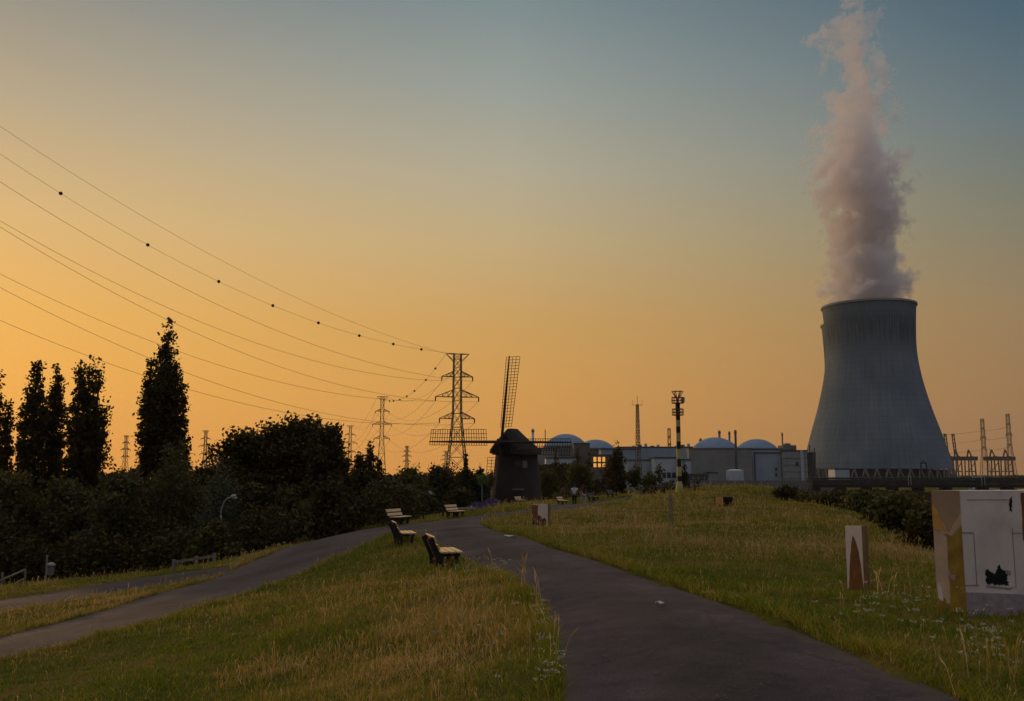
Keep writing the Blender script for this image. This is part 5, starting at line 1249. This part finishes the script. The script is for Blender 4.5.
tree('poplar', 57.5, 370.5, 31, 82, 'lower twin of the pointed poplar, a narrow gap of sky between them', 'poplar', 11000, .30, G_P, leaders=[(0,1,.9,.06)])
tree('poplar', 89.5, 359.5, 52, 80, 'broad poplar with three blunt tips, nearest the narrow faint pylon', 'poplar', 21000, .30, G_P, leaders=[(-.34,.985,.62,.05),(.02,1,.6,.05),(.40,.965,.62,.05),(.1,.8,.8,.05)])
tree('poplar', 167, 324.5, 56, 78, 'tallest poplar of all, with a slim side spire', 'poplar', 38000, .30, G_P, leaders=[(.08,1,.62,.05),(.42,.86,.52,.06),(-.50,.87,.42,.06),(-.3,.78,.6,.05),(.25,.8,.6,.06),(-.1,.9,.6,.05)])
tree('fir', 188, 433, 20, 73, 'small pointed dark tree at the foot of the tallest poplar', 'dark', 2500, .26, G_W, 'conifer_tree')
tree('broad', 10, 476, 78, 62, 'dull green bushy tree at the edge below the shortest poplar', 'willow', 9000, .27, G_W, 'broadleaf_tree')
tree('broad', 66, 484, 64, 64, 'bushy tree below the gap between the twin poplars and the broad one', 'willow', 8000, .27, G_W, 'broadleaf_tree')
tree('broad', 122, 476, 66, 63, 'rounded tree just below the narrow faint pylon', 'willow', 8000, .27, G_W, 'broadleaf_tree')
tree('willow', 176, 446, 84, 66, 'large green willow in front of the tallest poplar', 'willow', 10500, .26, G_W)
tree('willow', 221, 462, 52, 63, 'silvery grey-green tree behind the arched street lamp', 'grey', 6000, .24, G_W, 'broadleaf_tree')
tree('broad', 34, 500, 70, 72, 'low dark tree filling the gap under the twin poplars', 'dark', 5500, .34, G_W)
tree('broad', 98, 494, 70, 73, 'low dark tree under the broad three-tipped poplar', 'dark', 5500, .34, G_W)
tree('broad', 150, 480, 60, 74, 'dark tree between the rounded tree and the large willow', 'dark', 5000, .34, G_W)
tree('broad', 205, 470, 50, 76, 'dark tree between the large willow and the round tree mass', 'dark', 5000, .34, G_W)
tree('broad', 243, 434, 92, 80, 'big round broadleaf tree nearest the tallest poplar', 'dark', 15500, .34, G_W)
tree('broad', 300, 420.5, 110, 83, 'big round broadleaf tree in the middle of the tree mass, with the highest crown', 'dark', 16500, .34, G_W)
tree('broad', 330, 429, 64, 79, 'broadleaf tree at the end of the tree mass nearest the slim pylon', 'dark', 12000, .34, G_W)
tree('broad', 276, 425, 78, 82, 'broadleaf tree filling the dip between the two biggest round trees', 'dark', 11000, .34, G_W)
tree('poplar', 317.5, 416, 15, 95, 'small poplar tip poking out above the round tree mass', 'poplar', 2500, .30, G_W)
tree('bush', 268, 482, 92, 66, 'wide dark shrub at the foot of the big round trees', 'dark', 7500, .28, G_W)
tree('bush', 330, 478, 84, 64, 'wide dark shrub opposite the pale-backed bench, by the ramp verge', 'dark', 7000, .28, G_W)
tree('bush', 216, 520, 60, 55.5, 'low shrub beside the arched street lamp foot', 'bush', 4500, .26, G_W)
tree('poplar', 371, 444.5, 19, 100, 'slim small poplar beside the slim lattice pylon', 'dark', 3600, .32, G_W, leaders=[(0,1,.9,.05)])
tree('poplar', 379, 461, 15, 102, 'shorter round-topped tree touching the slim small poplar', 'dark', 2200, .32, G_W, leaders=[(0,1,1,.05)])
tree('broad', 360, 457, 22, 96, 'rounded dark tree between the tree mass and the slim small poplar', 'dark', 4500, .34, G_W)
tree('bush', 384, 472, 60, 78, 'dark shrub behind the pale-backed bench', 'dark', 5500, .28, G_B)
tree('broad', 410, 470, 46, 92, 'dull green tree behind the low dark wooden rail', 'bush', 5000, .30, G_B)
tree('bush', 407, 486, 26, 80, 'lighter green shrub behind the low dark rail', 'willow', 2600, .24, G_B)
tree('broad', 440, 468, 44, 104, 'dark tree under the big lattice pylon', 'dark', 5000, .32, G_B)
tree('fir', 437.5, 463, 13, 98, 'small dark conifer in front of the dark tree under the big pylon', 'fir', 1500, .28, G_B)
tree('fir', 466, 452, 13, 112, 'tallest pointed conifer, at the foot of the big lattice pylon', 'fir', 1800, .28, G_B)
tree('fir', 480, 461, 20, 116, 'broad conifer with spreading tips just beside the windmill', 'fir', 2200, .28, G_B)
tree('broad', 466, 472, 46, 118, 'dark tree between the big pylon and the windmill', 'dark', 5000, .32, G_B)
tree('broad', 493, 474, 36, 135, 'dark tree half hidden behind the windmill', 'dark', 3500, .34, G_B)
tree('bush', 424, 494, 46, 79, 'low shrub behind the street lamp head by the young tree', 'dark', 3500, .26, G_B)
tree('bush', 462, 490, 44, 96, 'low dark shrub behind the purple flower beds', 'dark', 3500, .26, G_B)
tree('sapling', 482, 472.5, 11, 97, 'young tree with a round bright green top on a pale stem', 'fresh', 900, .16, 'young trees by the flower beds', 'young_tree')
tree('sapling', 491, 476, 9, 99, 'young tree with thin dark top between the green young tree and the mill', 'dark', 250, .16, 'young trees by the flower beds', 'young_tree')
# right of the mill
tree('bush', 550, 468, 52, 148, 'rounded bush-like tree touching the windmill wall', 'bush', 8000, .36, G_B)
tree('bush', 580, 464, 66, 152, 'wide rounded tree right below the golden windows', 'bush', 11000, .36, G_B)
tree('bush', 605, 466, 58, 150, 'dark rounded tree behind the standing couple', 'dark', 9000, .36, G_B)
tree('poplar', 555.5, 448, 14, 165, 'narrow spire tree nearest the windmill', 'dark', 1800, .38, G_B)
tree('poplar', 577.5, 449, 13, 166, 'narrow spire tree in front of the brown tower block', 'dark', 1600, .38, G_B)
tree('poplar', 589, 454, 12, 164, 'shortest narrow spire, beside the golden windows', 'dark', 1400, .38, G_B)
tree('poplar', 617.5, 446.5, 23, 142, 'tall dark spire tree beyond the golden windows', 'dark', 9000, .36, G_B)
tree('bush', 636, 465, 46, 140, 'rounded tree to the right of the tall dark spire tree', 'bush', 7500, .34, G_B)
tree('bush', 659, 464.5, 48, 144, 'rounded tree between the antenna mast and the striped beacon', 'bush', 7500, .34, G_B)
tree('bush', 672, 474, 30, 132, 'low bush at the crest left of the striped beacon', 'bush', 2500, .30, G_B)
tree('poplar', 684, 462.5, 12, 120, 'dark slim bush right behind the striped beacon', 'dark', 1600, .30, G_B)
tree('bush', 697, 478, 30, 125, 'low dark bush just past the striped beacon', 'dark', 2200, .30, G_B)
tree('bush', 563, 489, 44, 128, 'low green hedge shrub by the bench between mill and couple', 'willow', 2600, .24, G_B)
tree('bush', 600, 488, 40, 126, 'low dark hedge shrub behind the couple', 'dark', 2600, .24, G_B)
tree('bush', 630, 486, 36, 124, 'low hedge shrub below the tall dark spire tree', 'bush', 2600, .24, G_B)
# river slope shrubs
G_S = 'shrubs on the river side of the dike'
for px, pyt, wpx, Y, mt, lab in (
 (786,489.5,28,78,'dark','dark shrub where the field crest meets the river slope'),
 (806,490.5,40,68,'bush','broad low shrub second from the crest on the river slope'),
 (832,493,50,57,'dark','dark shrub of the river slope above the slim upright block'),
 (862,497,56,47,'bush','greener shrub of the river slope in front of the jetty'),
 (893,499,56,42,'dark','wide dark shrub of the river slope in line with the cooling tower base'),
 (922,503,60,36,'dark','dark shrub of the river slope beside the large printed block'),
 (878,509,56,35,'dark','low dark shrub between the slim upright block and the river'),
 (905,515,66,29,'bush','near shrub just past the slim upright block'),
 (930,521,66,25.5,'dark','near dark shrub behind the large printed block edge'),
 (955,520,60,27,'dark','shrub hidden largely by the large printed block')):
    tree('bush', px, pyt, wpx, Y, lab, mt, int(1500 + 40 * wpx * (60 / Y) ** .3), .10 + .0022 * Y, G_S)
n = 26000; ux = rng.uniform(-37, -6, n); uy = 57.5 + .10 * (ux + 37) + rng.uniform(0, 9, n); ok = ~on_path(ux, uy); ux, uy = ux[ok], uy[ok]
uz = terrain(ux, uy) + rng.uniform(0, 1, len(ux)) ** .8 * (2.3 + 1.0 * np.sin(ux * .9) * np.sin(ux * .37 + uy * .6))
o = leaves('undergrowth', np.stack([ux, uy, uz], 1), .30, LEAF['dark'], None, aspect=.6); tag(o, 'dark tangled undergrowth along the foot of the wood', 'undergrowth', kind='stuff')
n = 16000; my = rng.uniform(170, 440, n); mx = rng.uniform(.14, .62, n) * my; ok = mx > 40
o = leaves('marsh_scrub', np.stack([mx[ok], my[ok], FAR_Z + rng.uniform(0, 1, ok.sum()) * (1.2 + 1.2 * np.sin(mx[ok] * .09) * np.sin(my[ok] * .05))], 1), 2.2, LEAF['dark'], None, aspect=.5); tag(o, 'dark low scrub on the marsh between the dike and the jetty', 'scrub', kind='stuff')
# far woods on the horizon
def woods(name, label, x0, x1, Y, h_, n, cat='woods'):
    xs = rng.uniform(x0, x1, n); prof = h_ * (.62 + .38 * np.sin(xs * .021) * np.sin(xs * .0077 + 1) + .12 * np.sin(xs * .11)); z_ = FAR_Z + rng.uniform(0, 1, n) ** .7 * prof
    o = leaves(name, np.stack([xs, Y + rng.uniform(-14, 14, n), z_], 1), 3.4, LEAF['dark'], None, aspect=.8); return tag(o, label, cat, kind='stuff')
woods('far_woods', 'low dark far woods along the horizon below the poplars and pylons', -330, 30, 420, 15, 16000)
woods('far_woods', 'low dark far tree line at the foot of the river pylons across the water', 480, 1300, 1330, 9, 6000)

# ------------------------------------------------------------------ grass and wild flowers
def lowf(x, y, f, ph):
    return (np.sin(x*f+ph)+np.sin(y*f*1.13+ph*2.1)+np.sin((x+y)*f*.71+ph*.7)+np.sin((x-y*1.3)*f*1.9+ph*3.3)*.6+np.sin((x*1.7+y)*f*3.1+ph*1.9)*.4)/4
def scatter(n, r0, r1, pw, az0=-41, az1=39):
    u = rng.uniform(0, 1, n); k = 2 - pw
    r = (r0 ** k + u * (r1 ** k - r0 ** k)) ** (1 / k); a_ = np.radians(rng.uniform(az0, az1, n))
    return r * np.sin(a_), r * np.cos(a_)
def keep_ground(x, y):
    ok = ~on_path(x, y)
    ok &= ~((x < -12) & (y > 62)) & ~((y > 58) & (x < -24)) & (y < 112) & (x < 6 + .22 * y + 12)
    return ok
def blades(x, y, ln, wd, tint, lean, seed=False):
    n = len(x); z = terrain(x, y) + hummock(x, y) - .015; a_ = rng.uniform(0, 2*np.pi, n); b_ = rng.uniform(0, 2*np.pi, n)
    dx, dy = np.cos(a_), np.sin(a_); wx, wy = np.cos(b_) * wd / 2, np.sin(b_) * wd / 2
    lv = []
    for f_, wf in ((0, 1.0), (.4, .85 if not seed else .55), (.75, .55 if not seed else .5)) if not seed else ((0, .5), (.7, .4), (.86, 1.5)):
        cx = x + dx * ln * lean * f_ ** 2; cy = y + dy * ln * lean * f_ ** 2; cz = z + ln * f_ * (1 - .25 * lean * f_)
        lv += [np.stack([cx - wx*wf, cy - wy*wf, cz], 1), np.stack([cx + wx*wf, cy + wy*wf, cz], 1)]
    lv.append(np.stack([x + dx*ln*lean, y + dy*ln*lean, z + ln * (1 - .25*lean)], 1))
    V = np.stack(lv, 1).reshape(-1, 3); o_ = np.arange(n)[:, None] * 7
    lp = (o_ + np.array([0,1,3,2, 2,3,5,4, 4,5,6])[None, :]).ravel()
    return V, lp, np.tile([4,4,3], n), np.repeat(tint, 7)
gV, gL, gC, gT = [], [], [], []; off = 0
def put(t_):
    global off
    V, lp, c_, tt = t_; gV.append(V); gL.append(lp + off); gC.append(c_); gT.append(tt); off += len(V)
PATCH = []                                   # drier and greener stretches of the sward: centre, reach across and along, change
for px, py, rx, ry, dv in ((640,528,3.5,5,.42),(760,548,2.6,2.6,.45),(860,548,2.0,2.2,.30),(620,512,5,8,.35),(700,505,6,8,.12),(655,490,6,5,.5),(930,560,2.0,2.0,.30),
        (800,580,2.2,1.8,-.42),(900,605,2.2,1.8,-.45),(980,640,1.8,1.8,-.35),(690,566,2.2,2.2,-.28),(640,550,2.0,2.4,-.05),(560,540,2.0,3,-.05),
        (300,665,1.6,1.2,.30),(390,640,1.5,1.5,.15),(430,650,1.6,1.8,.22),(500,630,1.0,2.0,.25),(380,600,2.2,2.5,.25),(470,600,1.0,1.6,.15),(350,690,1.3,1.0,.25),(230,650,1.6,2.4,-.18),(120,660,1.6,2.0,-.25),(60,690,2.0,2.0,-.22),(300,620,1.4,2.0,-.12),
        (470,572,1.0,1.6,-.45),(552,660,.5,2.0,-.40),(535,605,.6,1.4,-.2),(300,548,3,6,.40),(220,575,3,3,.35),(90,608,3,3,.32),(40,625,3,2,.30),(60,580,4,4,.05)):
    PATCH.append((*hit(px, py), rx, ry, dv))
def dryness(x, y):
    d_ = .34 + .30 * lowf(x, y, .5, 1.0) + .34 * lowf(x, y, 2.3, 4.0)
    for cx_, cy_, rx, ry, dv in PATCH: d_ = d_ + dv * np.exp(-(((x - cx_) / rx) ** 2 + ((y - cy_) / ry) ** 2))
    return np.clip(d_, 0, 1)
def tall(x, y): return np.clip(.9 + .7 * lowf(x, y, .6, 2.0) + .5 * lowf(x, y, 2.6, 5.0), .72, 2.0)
# short leafy sward in tufts
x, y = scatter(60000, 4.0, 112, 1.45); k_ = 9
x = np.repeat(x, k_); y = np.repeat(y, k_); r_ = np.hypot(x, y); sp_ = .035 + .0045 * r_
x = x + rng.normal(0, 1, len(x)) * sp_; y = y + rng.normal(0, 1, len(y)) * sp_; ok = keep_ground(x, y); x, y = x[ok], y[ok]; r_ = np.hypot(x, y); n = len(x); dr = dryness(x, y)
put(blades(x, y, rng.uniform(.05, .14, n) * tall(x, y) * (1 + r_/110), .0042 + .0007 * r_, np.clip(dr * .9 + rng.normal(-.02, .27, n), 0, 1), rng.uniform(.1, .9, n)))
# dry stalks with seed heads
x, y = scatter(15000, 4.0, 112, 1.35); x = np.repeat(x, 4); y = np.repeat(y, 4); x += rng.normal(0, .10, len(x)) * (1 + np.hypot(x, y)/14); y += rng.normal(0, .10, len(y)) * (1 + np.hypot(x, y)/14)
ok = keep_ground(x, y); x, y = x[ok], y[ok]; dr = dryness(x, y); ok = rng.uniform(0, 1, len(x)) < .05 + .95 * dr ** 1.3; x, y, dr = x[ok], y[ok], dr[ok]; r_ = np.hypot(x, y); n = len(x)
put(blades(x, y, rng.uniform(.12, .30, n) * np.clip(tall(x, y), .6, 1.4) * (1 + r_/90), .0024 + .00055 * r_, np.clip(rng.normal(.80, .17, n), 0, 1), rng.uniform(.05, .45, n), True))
# taller fringe along the path edges
for A, B in STRIPS[:3]:
    for ln_, sg in ((A, 1), (B, -1)):
        q_ = resample(ln_, 900); dd = np.gradient(q_, axis=0); nn = np.stack([-dd[:, 1], dd[:, 0]], 1); nn /= np.linalg.norm(nn, axis=1)[:, None] + 1e-9
        q_ = np.repeat(q_, 10, 0); nn = np.repeat(nn, 10, 0); o2 = np.abs(rng.normal(0, .16, len(q_)))
        for s_ in (-1, 1):
            x, y = (q_ + nn * s_ * o2[:, None] + rng.normal(0, .06, q_.shape)).T; ok = keep_ground(x, y) & (y > 4.2); x2, y2 = x[ok], y[ok]; n = len(x2); r_ = np.hypot(x2, y2)
            sel = rng.uniform(0, 1, n) < np.clip(14 / r_, .25, 1); x2, y2, r_ = x2[sel], y2[sel], r_[sel]; n = len(x2)
            put(blades(x2, y2, rng.uniform(.08, .24, n), .005 + .0006 * r_, np.clip(dryness(x2, y2) * .6 + rng.normal(.1, .2, n), 0, 1), rng.uniform(.2, 1.0, n)))
# single tall weeds
for px, py, h_, k_ in ((545,612,.75,3),(531,598,.8,3),(556,640,.5,4),(560,664,.55,4),(167,612,1.0,3),(240,588,.8,6),(225,592,.7,6),(500,572,.7,2),(890,598,.55,3),(1010,690,.5,5),(330,560,.6,8),(300,572,.6,8),(660,545,.6,12),(760,560,.55,10),(640,528,.6,20)):
    h0 = hit(px, py); x = h0[0] + rng.normal(0, .18, k_ * 3); y = h0[1] + rng.normal(0, .18, k_ * 3); ok = keep_ground(x, y); x, y = x[ok], y[ok]; n = len(x); r_ = np.hypot(x, y)
    put(blades(x, y, rng.uniform(.6, 1.0, n) * h_, .006 + .0007 * r_, np.clip(rng.normal(.8, .15, n), 0, 1), rng.uniform(.05, .5, n), True))
m, t, b = nmat('grass blades')
at = t.nodes.new('ShaderNodeAttribute'); at.attribute_name = 'tint'
cr = t.nodes.new('ShaderNodeValToRGB'); t.links.new(at.outputs['Fac'], cr.inputs[0])
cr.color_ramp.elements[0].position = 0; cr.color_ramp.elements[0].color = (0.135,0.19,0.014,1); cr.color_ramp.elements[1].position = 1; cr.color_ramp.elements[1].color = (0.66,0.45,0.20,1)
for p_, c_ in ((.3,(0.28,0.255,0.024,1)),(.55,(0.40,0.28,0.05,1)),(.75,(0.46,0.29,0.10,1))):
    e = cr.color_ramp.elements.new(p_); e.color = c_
t.links.new(cr.outputs[0], b.inputs['Base Color']); b.inputs['Roughness'].default_value = .6; b.inputs['Specular IOR Level'].default_value = .12
tr = t.nodes.new('ShaderNodeBsdfTranslucent'); t.links.new(cr.outputs[0], tr.inputs[0]); ms = t.nodes.new('ShaderNodeMixShader'); ms.inputs[0].default_value = .35
t.links.new(b.outputs[0], ms.inputs[1]); t.links.new(tr.outputs[0], ms.inputs[2]); t.links.new(ms.outputs[0], t.nodes['Material Output'].inputs[0])
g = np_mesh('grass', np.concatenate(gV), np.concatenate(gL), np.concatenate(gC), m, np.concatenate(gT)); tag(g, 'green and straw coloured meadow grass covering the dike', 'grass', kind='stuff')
# white umbels
fx, fy = [], []
for px, py, sx_, sy_, n in ((905,618,55,14,34),(960,650,50,26,46),(1000,680,30,16,26),(480,578,22,7,46),(500,585,14,6,24),(545,650,12,26,22),(535,625,14,10,14),(550,690,14,10,30),(560,690,6,8,10),(350,650,110,22,16),(470,660,50,22,26),(640,548,60,12,40),(720,540,90,14,40),(870,630,30,8,20),(410,600,40,14,12)):
    for _ in range(n):
        h_ = hit(px + rng.normal(0, sx_ * .6), min(699, py + rng.normal(0, sy_ * .6))); fx.append(h_[0] + rng.normal(0,.04)); fy.append(h_[1] + rng.normal(0,.04))
fx, fy = np.array(fx), np.array(fy); ok = keep_ground(fx, fy) & (rng.uniform(0, 1, len(fx)) < .62); fx, fy = fx[ok], fy[ok]; fz = terrain(fx, fy) + hummock(fx, fy) + rng.uniform(.16, .38, len(fx))
K = 7; C = np.repeat(np.stack([fx, fy, fz], 1), K, 0); C[:, :2] += rng.normal(0, .022, (len(C), 2)) * (1 + np.hypot(C[:, 0], C[:, 1])[:, None] / 60); C[:, 2] += rng.normal(0, .006, len(C))
M_UMB = leaf_mat('umbel white', (0.30,0.29,0.23), (0.48,0.46,0.38), .3)
o = leaves('wildflowers', C, .024, M_UMB, aspect=.9); tag(o, 'small white wild flower heads scattered in the grass', 'wildflowers', kind='stuff')
V, lp, c_, tt = blades(fx, fy, fz - terrain(fx, fy) - hummock(fx, fy) + .015, np.full(len(fx), .006), np.full(len(fx), .2), np.zeros(len(fx)))
st = np_mesh('flower_stems', V, lp, c_, m, tt); tag(st, 'thin green stems of the white wild flowers', 'flower stems', kind='stuff')

# grit and bits of dead leaf on the asphalt
x, y = scatter(26000, 4.0, 60, 1.3, -36, 32); ok = on_path(x, y); x, y = x[ok], y[ok]
for nm, mt, sel, lab in (('grit', pm('pale grit', (0.10,0.085,0.08), (0.055,0.047,0.046), 30, .9), np.arange(len(x)) % 3 > 0, 'pale grit strewn over the asphalt path'), ('leaf_crumbs', pm('dead leaf crumbs', (0.05,0.03,0.015), (0.10,0.06,0.025), 30, .9), np.arange(len(x)) % 3 == 0, 'crumbs of dead leaves on the asphalt path')):
    xs_, ys_ = x[sel], y[sel]; n = len(xs_); th = rng.uniform(0, 6.28, n); sz = rng.uniform(.006, .016, n) * (1 + np.hypot(xs_, ys_) / 25); zc = terrain(xs_, ys_) + .022
    Vq = np.stack([np.stack([xs_ + sz * np.cos(th + k * 1.57) * (1 if k % 2 else .6), ys_ + sz * np.sin(th + k * 1.57) * (1 if k % 2 else .6), zc + rng.uniform(0, .008, n)], 1) for k in range(4)], 1).reshape(-1, 3)
    o = np_mesh(nm, Vq, np.arange(4 * n), np.full(n, 4), mt); tag(o, lab, nm.replace('_', ' '), kind='stuff')

# ------------------------------------------------------------------ evening haze
hm = bpy.data.materials.new('evening haze'); hm.use_nodes = True; t = hm.node_tree; t.nodes.clear()
pv = t.nodes.new('ShaderNodeVolumePrincipled'); pv.inputs['Color'].default_value = (0.85, 0.82, 0.80, 1); pv.inputs['Density'].default_value = 0.00004; pv.inputs['Anisotropy'].default_value = 0.35
o_ = t.nodes.new('ShaderNodeOutputMaterial'); t.links.new(pv.outputs[0], o_.inputs['Volume'])
a = MB(); a.span((-7800, -7800, -11.6), (7800, 7800, 520)); hb_ = a.build('haze', hm); tag(hb_, 'thin evening haze over the whole landscape', 'haze', kind='stuff')
